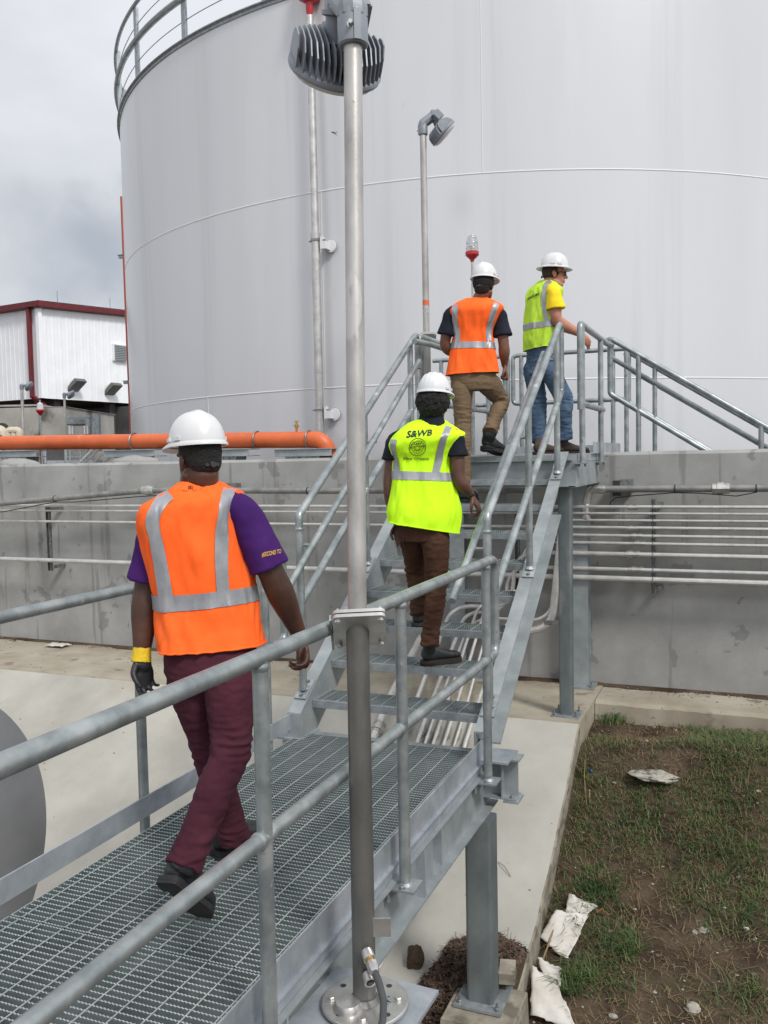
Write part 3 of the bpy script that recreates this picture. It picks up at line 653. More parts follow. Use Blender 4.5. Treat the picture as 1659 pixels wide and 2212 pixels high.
# large conduit
o = thing('large_conduit', 'thick grey conduit running along the upper wall right of the stairs', 'conduit', (-.4, 8.3, 1.31))
b = MB(); b.tube([(-1.26, 8.3, 1.315), (8, 8.3, 1.315)], .032, 16); obj('pipe', b, M['cond'], o)
b = MB(); b.tube(bend([(-1.22, 8.3, 1.315), (-1.37, 8.3, 1.315), (-1.40, 8.3, 1.15)], .06), .037, 16)
b.lathe((-1.24, 8.3, 1.315), [(.043, 0), (.043, .04)], 14, (-1, 0, 0)); obj('elbow', b, M['stain'], o)
b = MB(); b.lathe((-1.40, 8.3, 1.18), [(.040, 0), (.044, -.02), (.044, -.05), (.036, -.055), (.036, -.10), (.045, -.11), (.045, -.14)], 12); obj('gland', b, M['stain'], o)
b = MB(); b.lathe((-.16, 8.3, 1.315), [(.032, 0), (.045, .0), (.045, .04), (.055, .045), (.055, .10), (.045, .105), (.045, .14), (.032, .145)], 8, (-1, 0, 0)); obj('union_nut', b, M['stain'], o, 25)
for x in (-.62, .05, .75):
    b = MB(); b.lathe((x, 8.3, 1.315), [(.034, 0), (.038, 0), (.038, .012), (.034, .012)], 14, (1, 0, 0)); obj('band', b, M['dark'], o)
b = MB(); b.tube([(-.62, 8.29, 1.28), (-.95, 8.3, 1.255), (-1.13, 8.33, 1.235), (-1.19, 8.38, 1.19), (-1.2, 8.42, 1.16)], .005, 6); b.tube([(-.62, 8.29, 1.28), (-.4, 8.29, 1.275), (-.1, 8.27, 1.25), (.05, 8.29, 1.28)], .005, 6); obj('cable', b, M['dark'], o)
o = thing('pipe_bracket', 'dark square backing bracket behind the thick conduit by the platform', 'bracket', (-1.1, 8.42, 1.3))
b = MB(); b.box((-1.165, 8.34, 1.25), (-1.10, 8.44, 1.39)); obj('channel', b, M['dark'], o); b = MB(); b.box((-1.10, 8.35, 1.27), (-1.0, 8.49, 1.40)); obj('clamp', b, M['bolt'], o)
o = thing('large_conduit', 'thick grey conduit along the upper wall left of the stairs, dipping towards the left edge', 'conduit', (-4, 8.3, 1.31))
pts = [(-1.95, 8.3, 1.315), (-4.1, 8.3, 1.312), (-6.3, 8.3, 1.33), (-6.75, 8.26, 1.30), (-8.6, 8.1, 1.17), (-12, 7.9, 1.0)]
b = MB(); b.tube(pts, .033, 14); obj('pipe', b, M['cond'], o)
b = MB(); b.lathe((-6.25, 8.3, 1.33), [(.033, 0), (.048, .0), (.048, .04), (.058, .045), (.058, .10), (.048, .105), (.048, .16), (.033, .165)], 10, (-1, 0, 0)); obj('union_nut', b, M['stain'], o, 25)
for x, z in ((-5.9, 1.328), (-7.6, 1.24), (-2.95, 1.315), (-4.3, 1.312)):
    b = MB(); b.lathe((x, 8.3 if x > -7 else 8.19, z), [(.034, 0), (.039, 0), (.039, .012), (.034, .012)], 14, (1, 0, 0)); obj('band', b, M['dark'], o)
b = MB(); b.tube([(-5.9, 8.29, 1.29), (-6.5, 8.27, 1.255), (-7.3, 8.2, 1.2), (-7.6, 8.18, 1.2), (-8.3, 8.1, 1.09), (-9.5, 8.0, 1.0)], .006, 6); obj('cable', b, M['dark'], o)
o = thing('pipe_bracket', 'dark bracket holding the thick conduit behind the hard hat wearer in the orange vest', 'bracket', (-5.3, 8.4, 1.3))
b = MB(); b.box((-5.62, 8.34, 1.27), (-5.52, 8.48, 1.42)); b.box((-5.52, 8.35, 1.30), (-5.2, 8.45, 1.40)); obj('channel', b, M['bolt'], o)
# cross piece under the stairs
o = thing('pipe_hanger', 'small threaded hanger rods and channel behind the right stringer', 'bracket', (-1.62, 8.1, .2))
b = MB(); b.box((-1.75, 8.05, .07), (-1.48, 8.09, .11)); obj('channel', b, M['bolt'], o)
b = MB(); b.cyl((-1.53, 8.07, -.1), (0, 0, 1), .005, .75, 6); obj('rod', b, M['bolt'], o)

# ------------------------------------------------------------------ orange pipe on the wall
YO = 9.0; ro = .093
o = thing('orange_pipe', 'large orange painted pipe lying on supports along the top of the wall', 'pipe', (-6, YO, 1.8))
b = MB(); b.tube(bend([(-30, YO-.0, 1.965), (-9.2, YO, 1.945), (-4.42, YO, 1.865), (-4.38, YO+.12, 1.45)], .17, 8), ro, 28); obj('pipe', b, M['orange'], o, 60)
for x in (-9.25, -7.05, -5.3, -4.62):
    zc = 1.865+(-4.42-x)*.0167; b = MB(); b.tube([(x, YO-.11*math.cos(t), zc+.103*math.sin(t)) for t in [R_(a) for a in range(-60, 241, 20)]], .009, 6); obj('strap', b, M['bolt'], o)
b = MB(); zc = 1.96; x = -4.78; b.cyl((x, YO, zc-.01), (0, 0, 1), .014, .04, 8); obj('nipple', b, M['orange'], o)
b = MB(); b.lathe((x, YO, zc+.03), [(.016, 0), (.016, .02), (.022, .025), (.022, .055), (.012, .06), (.012, .09)], 8); b.cyl((x-.03, YO, zc+.07), (1, 0, 0), .009, .06, 8); b.box((x-.025, YO-.005, zc+.115), (x+.03, YO+.005, zc+.125)); b.cyl((x, YO, zc+.09), (0, 0, 1), .006, .03, 6); obj('valve', b, M['brass'], o, 25)
sup = [(-4.65, 'leftover'), (-5.73, ''), (-7.05, ''), (-8.9, '')]
for k, (x, _) in enumerate(sup):
    lab = ['steel beam support under the elbow end of the orange pipe', 'steel beam support under the orange pipe behind the white hard hat', 'steel beam support under the orange pipe on a concrete nub', 'steel beam support under the orange pipe at the left edge'][k]
    o = thing('pipe_support', lab, 'support', (x, YO-.12, 1.66), 'beams supporting the orange pipe'); z = 1.765+(-4.65-x)*.0167; L = .36 if k == 0 else .38
    b = MB(); b.box((x-L, YO-.14, z-.008), (x+L, YO+.14, z)); b.box((x-L, YO-.14, z-.085), (x+L, YO+.14, z-.077)); b.box((x-L, YO-.12, z-.077), (x+L, YO-.112, z-.008)); obj('beam', b, M['beam'], o, 0)
    b = MB(); b.loft([[(x-.22, YO-.13, z-.086), (x+.22, YO-.13, z-.086), (x+.22, YO+.1, z-.086), (x-.22, YO+.1, z-.086)], [(x-.16, YO-.13, ZWT-.2), (x+.16, YO-.13, ZWT-.2), (x+.16, YO+.1, ZWT-.2), (x-.16, YO+.1, ZWT-.2)]])
    for q in (-.12, -.04, .04, .12): b.box((x+q-.004, YO-.15, ZWT-.2), (x+q+.004, YO-.131, z-.09))
    obj('saddle', b, M['bolt'] if k < 2 else M['wallc'], o, 0)
for x, lab in ((-6.78, 'low mound of grout on the wall top beside the orange pipe support'), (-8.62, 'low mound of grout on the wall top near the left edge')):
    b = MB(); b.sphere((x, 8.66, ZWT-.01), (.34, .13, .085), 20, 10)
    for i, p in enumerate(b.v): k = 1+.25*fn(p[0]*6, p[1]*6, p[2]*6); b.v[i] = (x+(p[0]-x)*k, 8.66+(p[1]-8.66)*k, ZWT-.01+(p[2]-ZWT+.01)*k)
    tag(obj('grout_mound', b, M['wallc'], smooth=60), lab, 'grout', 'grout mounds on the wall')
# pipe that rises beside the tank
GP = V((-4.97, 9.98, 0)); gp1 = V((-5.07, 10.18, 0))
o = thing('galvanised_riser', 'tall bright galvanised riser pipe standing in front of the tank, left of the near pole', 'pipe', (GP.x, GP.y, 1.5))
b = MB(); b.tube([(GP.x, GP.y, 1.3), (GP.x, GP.y, 4.4)], .052, 18); b.tube([(GP.x, GP.y, 4.4), (GP.x-.02, GP.y+.03, 7.05)], .046, 18); b.lathe((GP.x, GP.y, 4.36), [(.052, 0), (.06, .0), (.06, .07), (.052, .07)], 16); b.lathe((GP.x, GP.y, 2.72), [(.052, 0), (.056, .0), (.056, .05), (.052, .05)], 16); obj('pipe', b, M['stain'], o)
for z in (2.25, 4.33):
    b = MB(); b.lathe((GP.x, GP.y, z), [(.055, 0), (.062, 0), (.062, .018), (.055, .018)], 16); b.box((GP.x-.09, GP.y-.01, z), (GP.x+.13, GP.y+.01, z+.016)); obj('clamp', b, M['bolt'], o)
    b = MB(); b.box((GP.x+.07, GP.y-.02, z-.10), (GP.x+.15, GP.y+.25, z-.01)); b.box((GP.x+.07, GP.y-.02, z-.01), (GP.x+.10, GP.y+.05, z+.05)); b.lathe((GP.x+.15, GP.y+.12, z-.05), [(.001, 0), (.075, 0), (.078, .01), (.075, .02), (.001, .022)], 24, (0, -1, 0)); obj('standoff_bracket', b, M['seam'], o, 40)
bc = V((GP.x-.02, GP.y+.03, 0))
o = thing('warning_beacon', 'large red beacon on top of the tall riser, partly behind the near lamp', 'beacon', (bc.x, bc.y, 7.0))
b = MB(); b.lathe((bc.x, bc.y, 7.0), [(.03, 0), (.03, .06), (.045, .10), (.045, .20), (.15, .27), (.15, .42), (.12, .44)], 24); obj('housing', b, M['red'], o, 30)
b = MB(); b.lathe((bc.x, bc.y, 7.44), [(.11, 0), (.11, .22), (.07, .28), (.001, .29)], 20); obj('lens', b, M['lens'], o, 40)
# small beacon by the platform
bc = V((-2.56, 8.62, 0))
o = thing('warning_beacon', 'small caged beacon with red base on a thin pole above the khaki trousered person', 'beacon', (bc.x, bc.y, 2.6))
b = MB(); b.tube([(bc.x, bc.y, 2.1), (bc.x, bc.y, 3.60)], .012, 10); obj('pole', b, M['pole'], o)
b = MB(); b.lathe((bc.x, bc.y, 3.575), [(.018, 0), (.022, .02), (.06, .055), (.068, .065), (.068, .095), (.06, .10)], 20); obj('base', b, M['red'], o, 30)
gm = mat('clear_dome', (.75, .78, .80), .08, 0, spec=.6); pn = gm.node_tree.nodes['Principled BSDF']; pn.inputs['Transmission Weight'].default_value = .75; pn.inputs['IOR'].default_value = 1.2
b = MB(); b.lathe((bc.x, bc.y, 3.675), [(.055, 0), (.052, .09), (.04, .13), (.02, .145), (.001, .147)], 20); obj('dome', b, gm, o, 40)
b = MB(); b.cyl((bc.x, bc.y, 3.675), (0, 0, 1), .014, .045, 8); b.cyl((bc.x, bc.y, 3.72), (0, 0, 1), .03, .006, 12); obj('lamp', b, M['stain'], o)
b = MB()
for k in range(8):
    t = k*math.pi/4; b.tube([(bc.x+r*math.cos(t), bc.y+r*math.sin(t), 3.67+h) for r, h in ((.062, 0), (.059, .1), (.045, .145), (.018, .162))], .0016, 4)
for r, h in ((.062, .035), (.059, .09), (.046, .142), (.018, .162)): b.tube([(bc.x+r*math.cos(2*math.pi*k/20), bc.y+r*math.sin(2*math.pi*k/20), 3.67+h) for k in range(21)], .0016, 4)
obj('cage', b, M['stain'], o)

# ------------------------------------------------------------------ light poles
def swivel(parent, c, q, s=.095):
    """hinged pair of plates set at 45 degrees, right edge vector q"""
    q = V(q).normalized(); nrm = (V((0, 0, 1)).cross(q)).normalized()      # away-from-viewer horizontal
    e2 = (V((0, 0, 1))-nrm*1.0).normalized()     # up and towards the viewer
    nn = q.cross(e2).normalized()
    for k, name in ((-1, 'swivel_plate'), (1, 'swivel_plate')):
        b = MB(); n_ = 5; pts = []
        for sx, sy, a in ((1, 1, 0), (-1, 1, 90), (-1, -1, 180), (1, -1, 270)):
            for i in range(n_+1):
                t = R_(a+90*i/n_); pts.append((sx*(s-.018)+.018*math.cos(t), sy*(s-.018)+.018*math.sin(t)))
        c0 = V(c)+nn*(.009*k)
        b.loft([[c0+q*x+e2*y+nn*h for x, y in pts] for h in (-.0065, .0065)]); obj(name, b, M['stain'], parent, 30)
    for sx, sy, L in ((-.8, .8, .03), (.8, .8, .03), (.8, -.8, .03), (-.8, -.8, .03)):
        p = V(c)+q*s*sx+e2*s*sy; b = MB(); b.tube([p-nn*(L), p+nn*.03], .005, 8); b.lathe(p+nn*.016, [(.011, 0), (.011, .012)], 6, nn); obj('plate_bolt', b, M['stain'], parent, 25)
    p = V(c)-q*s*.55-e2*s*.15; b = MB(); b.tube([p+nn*.0, p-nn*.10], .0055, 8); obj('plate_bolt', b, M['stain'], parent)
    return nn, e2
pq = CR.copy(); pq.z = 0; pq.normalize()
PT, PM, PB = atd(762, 66, 3.07), atd(772, 1343, 3.05), atd(788, 2168, 3.05)
ZPL = PB.z-.009
lp = thing('light_pole', 'tall near light pole with a swivel joint, in front of the walkway guardrail', 'light pole', PB)
b = MB(); b.tube([PM+V((0, 0, -.02)), PT], .0325, 28)
for (zz, aa) in (): pass
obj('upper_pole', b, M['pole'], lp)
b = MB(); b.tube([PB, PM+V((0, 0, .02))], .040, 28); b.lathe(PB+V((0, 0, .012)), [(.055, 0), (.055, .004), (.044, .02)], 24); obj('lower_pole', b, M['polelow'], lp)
ang = V((pq.x, pq.y, .03)); nn, e2 = swivel(lp, PM+V((.008, 0, -.02)), ang, .09)
b = MB(); b.tube([PM+(-nn)*.02+(CU*-0.02)]*1+[PM-nn*.021, PM-nn*.03], .052, 24) if False else b.lathe(PM-nn*.028+V((0, 0, -.03)), [(.058, 0), (.062, .006), (.050, .012)], 24, nn)
obj('weld_collar', b, M['stain'], lp)
c = PM-pq*.09+V((0, 0, -.02)); b = MB(); b.obox(c-e2*.03, pq*.004, e2*.09, nn*.012); obj('hinge', b, M['galv'], lp)
b = MB(); b.tube([c, c-pq*.04+V((0, 0, .01)), c-pq*.075+V((0, 0, .003)), c-pq*.075+V((0, 0, -.006)), c-pq*.04+V((0, 0, -.01)), c+V((0, 0, -.008))], .0015, 5); obj('wire_loop', b, M['bolt'], lp)
# round flange and its bolts
fz = PB+V((0, 0, 0)); b = MB(); b.lathe(fz, [(.145, 0), (.15, .003), (.15, .012), (.147, .014)], 48); obj('flange', b, M['stain'], lp, 30)
for k in range(8):
    a = R_(20+45*k); p = fz+V((.115*math.cos(a), .115*math.sin(a), .014))
    if k % 2 == 0: bolt(lp, p, .013, .012, M['stain'], name='flange_bolt')
    else:
        b = MB(); b.lathe(p, [(.011, 0), (.011, .0006)], 12); obj('bolt_hole', b, M['dark'], lp)
wc = fz+pq*.10-V((-pq.y, pq.x, 0))*.0
for dx, dy in ((.03, .0), (.045, .02), (.028, -.028), (.05, -.012)):
    b = MB(); c = PB+pq*(.055+dx*.6)+V((-pq.y, pq.x, 0))*(dy-.01)+V((0, 0, .0145)); b.lathe(c, [(.006, 0), (.012, 0), (.012, .002), (.006, .002)], 14, cap=False); obj('loose_washer', b, M['galv'], lp)
b = MB(); c = PB+V((0, 0, .27))+pq*.06; b.obox(c, pq*.035, V((-pq.y, pq.x, 0))*.004, (0, 0, .032)); obj('ground_lug', b, M['stain'], lp)
vd = V((-pq.y, pq.x, 0))    # away from the viewer
for z in (.205, .125):
    ctr = PB+V((0, 0, z))+pq*.012-vd*.035; ax = (-vd+pq*.35+V((0, 0, -.35))).normalized()
    b = MB(); b.lathe(ctr, [(.020, 0), (.022, .03), (.021, .035), (.015, .035), (.013, .01)], 20, ax, cap=False); obj('threaded_hub', b, M['stain'], lp, 40)
    if z < .2: b = MB(); b.lathe(ctr, [(.014, .02), (.014, .021)], 14, ax); obj('hub_hole', b, M['dark'], lp)
    else:
        b = MB(); b.lathe(ctr+ax*.03, [(.017, 0), (.017, .01), (.014, .012), (.014, .02)], 20, ax); obj('gland_ring', b, M['brass'], lp)
        b = MB(); b.lathe(ctr+ax*.048, [(.019, 0), (.020, .012), (.020, .028), (.015, .04)], 8, ax); obj('gland_nut', b, M['stain'], lp, 25); g0 = ctr+ax*.085
b = MB(); pts = [g0, g0+V((0, 0, -.03))+pq*.012, g0+V((0, 0, -.09))+pq*.028-vd*.01, g0+V((0, 0, -.16))+pq*.024-vd*.02, g0+V((0, 0, -.21))+pq*.002-vd*.03, g0+V((0, 0, -.26))-pq*.02-vd*.04, g0+V((0, 0, -.33))-pq*.03-vd*.05]
b.tube(bend(pts, .1, 4), .0125, 12); obj('flex_cable', b, M['cable'], lp)
# square mounting plate on two stub beams from the walkway
ms = thing('mounting_bracket', 'square galvanised mounting plate bolted beside the walkway under the near light pole', 'bracket', (PB.x, PB.y, ZPL))
pa, pb2 = atp(948, 2139, 'z', ZPL), atp(729, 2085, 'z', ZPL); ex = (pa-pb2).normalized(); ey = V((-ex.y, ex.x, 0)); b = MB(); c = (pa+pb2)/2-ey*.20+V((0, 0, -.007)); b.obox(c, ex*((pa-pb2).length/2), ey*.20, (0, 0, .007)); obj('plate', b, M['plate'], ms, 0)
for dy in (-.13, .13):
    b = MB(); b.box((-1.44, c.y+dy-.03, ZPL-.09), (c.x+.15, c.y+dy+.03, ZPL-.016)); obj('stub_beam', b, M['beam'], ms, 0)
b = MB(); cc_ = atp(752, 2192, 'z', ZPL); b.lathe((cc_.x, cc_.y, ZPL+.002), [(.05, 0), (.05, .03), (.04, .045), (.001, .05)], 20); obj('conduit_cap', b, M['stain'], ms, 40)

# LED fixture on the near pole; nodding away from the viewer
def fixture(root, top, q, scale=1.0, fins=17):
    """q: horizontal direction in which the lamp leans; everything hangs from the pole top"""
    q = V(q); q.z = 0; q.normalize(); side = V((0, 0, 1)).cross(q); UPV = V((0, 0, 1)); s = scale
    dn = (q*.74-UPV*.67).normalized()        # light looks along this
    fw = (q*.67+UPV*.74).normalized()        # along the disc, away from the pole
    b = MB(); b.lathe(top+UPV*-.055*s, [(.046*s, 0), (.052*s, .006*s), (.052*s, .11*s), (.046*s, .125*s)], 24); b.join(MB().obox(top-q*.048*s+UPV*.0*s, q*.008*s, side*.012*s, UPV*.05*s))
    obj('slipfitter', b, M['cast'], root, 40)
    b = MB(); a0 = top+UPV*.05*s; pts = [a0-UPV*.01*s, a0+UPV*.02*s, a0+UPV*.12*s+q*.135*s]
    b.tube(bend(pts, .02*s, 3), .054*s, 10); b.obox(a0+UPV*.125*s+q*.135*s, q*.045*s, side*.050*s, UPV*.035*s); obj('neck', b, M['cast'], root, 35)
    h = top+UPV*.155*s+q*.14*s; dv = (q*.40-UPV*.92).normalized()
    b = MB(); b.lathe(h-dv*.03*s, [(.05*s, 0), (.052*s, .05*s), (.066*s, .055*s), (.066*s, .07*s), (.05*s, .075*s), (.05*s, .16*s)], 20, dv); obj('driver_housing', b, M['cast'], root, 30)
    c = h+dv*.17*s-dn*.01*s; Rr = .17*s
    b = MB(); b.lathe(c, [(.05*s, -.01*s), (Rr*.62, .012*s), (Rr, .036*s), (Rr*1.02, .046*s), (Rr*1.0, .058*s)], 28, dn); obj('rim', b, M['cast'], root, 30)
    b = MB(); b.lathe(c+dn*.06*s, [(Rr*.93, 0), (Rr*.88, .018*s), (Rr*.7, .030*s), (.001, .036*s)], 28, dn); obj('lens', b, M['lens'], root, 50)
    t = dn.cross(fw)
    for k in range(fins):
        xx = Rr*.92*(2*k/(fins-1)-1); L = math.sqrt(max(0, Rr*Rr*.98-xx*xx))
        if L < .03*s: L = .045*s
        for sgn in (-1, 1):
            in_ = .056*s if abs(xx) < .056*s else .0
            if L-in_ < .02*s: continue
            b = MB(); o0 = c+t*xx
            pr = [(in_, -.07*s), (in_+(L-in_)*.5, -.065*s), (in_+(L-in_)*.88, -.03*s), (L, .02*s), (L*.98, .045*s), (in_, .03*s)]
            vs = [o0+fw*(sgn*a)+dn*h_+t*w_ for w_ in (-.0025*s, .0025*s) for a, h_ in pr]; m_ = len(pr)
            b.add(vs, [tuple(range(m_)), tuple(range(m_, 2*m_))[::-1]]+[(i, m_+i, m_+(i+1) % m_, (i+1) % m_) for i in range(m_)]); obj('cooling_fin', b, M['cast'], root, 20)
    b = MB(); p = h-q*.02*s
    b.obox(h-side*.075*s+dn*.02*s, side*.02*s, fw*.045*s, dn*.05*s); b.obox(h-side*.10*s+dn*.02*s, side*.006*s, fw*.035*s, dn*.04*s); obj('junction_box', b, M['cast'], root, 20)
    bolt(root, top+UPV*.0-q*.045*s+side*.02*s, .009*s, .02*s, M['stain'], ax=(-q+side*.4))
l1 = thing('lamp_head', 'large finned grey lamp head on top of the near pole, cropped by the top edge', 'lamp', PT)
fixture(l1, PT, (CF*.85-CR*.28), 1.02)
P2 = V((-3.12, 8.80, 0))
lp2 = thing('light_pole', 'slim far light pole rising behind the left stair handrail', 'light pole', (P2.x, P2.y, 1.6))
b = MB(); b.tube([(P2.x, P2.y, 2.90), (P2.x, P2.y, 4.99)], .034, 18); obj('upper_pole', b, M['pole'], lp2)
b = MB(); b.tube([(P2.x, P2.y, 1.3), (P2.x, P2.y, 2.86)], .041, 18); obj('lower_pole', b, M['polelow'], lp2)
swivel(lp2, (P2.x+.02, P2.y, 2.87), pq, .08)
b = MB(); b.lathe((P2.x, P2.y, 3.22), [(.0355, 0), (.0355, .05)], 18, cap=False); obj('warning_sticker', b, mat('orange_sticker', (.62, .13, .04), .5), lp2, 60)
b = MB(); b.lathe((P2.x, P2.y, 3.13), [(.0355, 0), (.0355, .085)], 18, cap=False); obj('white_sticker', b, mat('white_sticker', (.55, .55, .55), .5, 0, (.2, .2, .2), 60, 2), lp2, 60)
l2 = thing('lamp_head', 'small far lamp head leaning right on the slim far pole against the tank', 'lamp', (P2.x, P2.y, 5.05))
fixture(l2, V((P2.x, P2.y, 5.00)), (CR*.95+CF*.15), .92)
l2t = [c for c in l2.children]
# a wasp-like fly on the tank seam
c = atd(722, 287, 4.2); b = MB()
b.tube([c+CR*-.006+CU*.004, c, c+CR*.014-CU*.012], [.0022, .0028, .0008], 6)
for s_ in (-1, 1): b.add([c, c+CR*.010*s_+CU*.009+CF*.004, c+CR*.015*s_+CU*.004+CF*.004, c+CR*.004*s_-CU*.003], [(0, 1, 2, 3)])
tag(obj('flying_insect', b, M['dark'], smooth=0), 'tiny dark flying insect in the air left of the near pole', 'insect')

# ------------------------------------------------------------------ white metal building, left
D0 = 40.
bc = atd(91, 860, D0); A = V((bc.x, bc.y, 0))                       # near corner
pl, prr = atd(0, 864, 41.4), atd(285, 872, 44.4)
dl = V((pl.x-A.x, pl.y-A.y, 0)).normalized(); dr = V((prr.x-A.x, prr.y-A.y, 0)); dr = (dr-dl*dr.dot(dl)).normalized()
zb, ze = bc.z, atd(88, 668, D0).z
bld = thing('metal_building', 'white metal sided building with red roof trim beyond the wall, left of the tank', 'building', (A.x, A.y, -.7))
LL, LR = 26, 22
def wallsheet(p, d, L, z0, z1, nrm, pitch, z1b=None):
    b = MB(); k = int(L/pitch); pts = []
    for i in range(k):
        for f, o in ((0, 0), (.62, 0), (.70, .012), (.90, .012), (.98, 0)): pts.append(((i+f)*pitch, o))
    n_ = len(pts); vs = []
    for s_, o in pts:
        zt_ = z1+(0 if z1b is None else (z1b-z1)*s_/L)
        vs += [p+d*s_+nrm*o+V((0, 0, z0)), p+d*s_+nrm*o+V((0, 0, zt_))]
    b.add(vs, [(2*i, 2*i+2, 2*i+3, 2*i+1) for i in range(n_-1)]); return b
obj('wall', wallsheet(A, dl, LL, zb, ze, -dr, .30), M['bwhite'], bld, 0)
obj('wall', wallsheet(A, dr, LR, zb, ze, -dl, .42, ze+1.2), M['bwhite'], bld, 0)
b = MB(); B_, C_, D_ = A+dl*LL, A+dl*LL+dr*LR, A+dr*LR
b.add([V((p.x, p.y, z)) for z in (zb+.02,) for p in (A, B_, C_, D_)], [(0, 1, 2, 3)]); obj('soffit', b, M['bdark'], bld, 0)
b = MB(); rz = lambda t: ze+1.2*t
for (p, d, L, n_, z1b) in ((A, dl, LL, -dr, 0), (A, dr, LR, -dl, 1.2)):
    b.add([p-d*.3+n_*.02+V((0, 0, ze)), p+d*L+n_*.02+V((0, 0, ze+z1b)), p+d*L+n_*.32+V((0, 0, ze+z1b+.05)), p-d*.3+n_*.32+V((0, 0, ze+.05)),
           p-d*.3+n_*.34+V((0, 0, ze+.26)), p+d*L+n_*.34+V((0, 0, ze+z1b+.20)), p+d*L+n_*.0+V((0, 0, ze+z1b+.30)), p-d*.3+n_*.0+V((0, 0, ze+.30))],
          [(0, 1, 2, 3), (3, 2, 5, 4), (4, 5, 6, 7), (0, 3, 4, 7), (1, 6, 5, 2)])
obj('roof_trim', b, M['bred'], bld, 0)
b = MB(); b.add([V((A.x, A.y, ze+.37)), V((B_.x, B_.y, ze+.37)), V((C_.x, C_.y, ze+1.55)), V((D_.x, D_.y, ze+1.55))], [(0, 1, 2, 3)]); obj('roof', b, M['bwhite'], bld, 0)
b = MB(); ds_ = A+dl*.45-dr*.16; b.tube([ds_+V((0, 0, ze)), ds_+V((0, 0, zb+.1)), ds_+dr*.6-dl*.7+V((0, 0, zb-.7)), ds_+dr*.6-dl*.7+V((0, 0, 0))], .12, 4); obj('downspout', b, M['bred'], bld, 20)
b = MB(); b.obox(A-dl*.03-dr*.03+V((0, 0, (zb+ze)/2)), dl*.10, dr*.10, V((0, 0, (ze-zb)/2))); obj('corner_trim', b, M['bwhite'], bld, 0)
lv = A+dr*4.75-dl*.05; b = MB(); b.obox(lv+V((0, 0, 7.15)), dr*.45, dl*.06, V((0, 0, .42))); lo = obj('louvre_frame', b, M['bwhite'], bld, 0)
b = MB()
for k in range(9): b.obox(lv-dl*.10+V((0, 0, 6.82+.083*k)), dr*.38, dl*.03, V((0, 0, .035))+dl*.02)
obj('louvre', b, M['galv'], bld, 0)
b = MB()
for k in range(7):
    p = A+dr*(1+3.2*k)-dl*.1; b.tube([p+V((0, 0, ze+.3+1.2*(1+3.2*k)/LR)), p+V((0, 0, ze+.85+1.2*(1+3.2*k)/LR))], .012, 4)
obj('lightning_rod', b, M['bolt'], bld, 0)
for i in range(7):
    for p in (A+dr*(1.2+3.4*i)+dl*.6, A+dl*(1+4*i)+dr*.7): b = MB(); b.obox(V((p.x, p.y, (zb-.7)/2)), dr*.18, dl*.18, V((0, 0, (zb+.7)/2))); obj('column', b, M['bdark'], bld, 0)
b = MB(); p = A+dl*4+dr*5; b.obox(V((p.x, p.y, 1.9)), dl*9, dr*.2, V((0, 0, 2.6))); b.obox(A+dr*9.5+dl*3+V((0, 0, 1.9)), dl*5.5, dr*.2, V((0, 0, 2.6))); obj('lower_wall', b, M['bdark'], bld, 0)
b = MB(); b.obox(A+dr*1.2+dl*1.2+V((0, 0, zb-.7)), dr*.7, dl*.5, V((0, 0, .45))); obj('duct', b, mat('blue_grey_duct', (.09, .11, .17), .5), bld, 0)
for k, (u, v) in enumerate(((166, 836), (257, 844))):
    d0 = 41.0+1.6*k; s_ = 1.55+2.35*k; p = A+dr*(1.75+2.25*k)-dl*.35; p.z = atd(u, v, (p-EYE).dot(CF)).z
    o = thing('floodlight', ['dark floodlight on the white building wall, nearer its corner', 'dark floodlight on the white building wall, nearer the tank'][k], 'floodlight', p, 'floodlights on the white building')
    nf = (-dl*.55-V((0, 0, .8))).normalized(); up_ = (V((0, 0, 1))-nf*V((0, 0, 1)).dot(nf)).normalized(); sd_ = up_.cross(nf)
    b = MB(); rg = []
    for h_, w_, e_ in ((.0, .30, .38), (.18, .28, .35), (.34, .13, .18)): rg.append([p-nf*h_+sd_*x*w_+up_*y*e_ for x, y in ((-1, -1), (1, -1), (1, 1), (-1, 1))])
    b.loft(rg); obj('housing', b, M['floodl'], o, 0)
    b = MB(); b.obox(p+nf*.006, sd_*.25, up_*.32, nf*.004); obj('glass', b, M['glass'], o, 0)
    b = MB(); b.tube([p-nf*.1-up_*.2, p-nf*.1-up_*.28+dl*.12, p+dl*.34-up_*.25], .035, 6); obj('arm', b, M['floodl'], o)
# orange downcomer at the tank's left edge
def far(u, v, d): return atd(u, v, d)
o = thing('orange_downpipe', 'thin orange vertical pipe along the left edge of the tank', 'pipe', far(289, 950, 21))
b = MB(); b.tube([far(262.5, 425, 21), V((far(284, 950, 21).x, far(284, 950, 21).y, far(284, 950, 21).z))], .034, 10); obj('pipe', b, mat('rust_red_paint', (.33, .06, .025), .55), o)
for v in (554, 826):
    t_ = (v-425)/525; p = far(262.5+21*t_, v, 21); b = MB(); b.box((p.x-.14, p.y-.03, p.z-.035), (p.x+.05, p.y+.03, p.z+.035)); b.box((p.x-.16, p.y-.05, p.z+.035), (p.x+.05, p.y+.05, p.z+.045)); obj('bracket', b, M['galv'], o, 0)
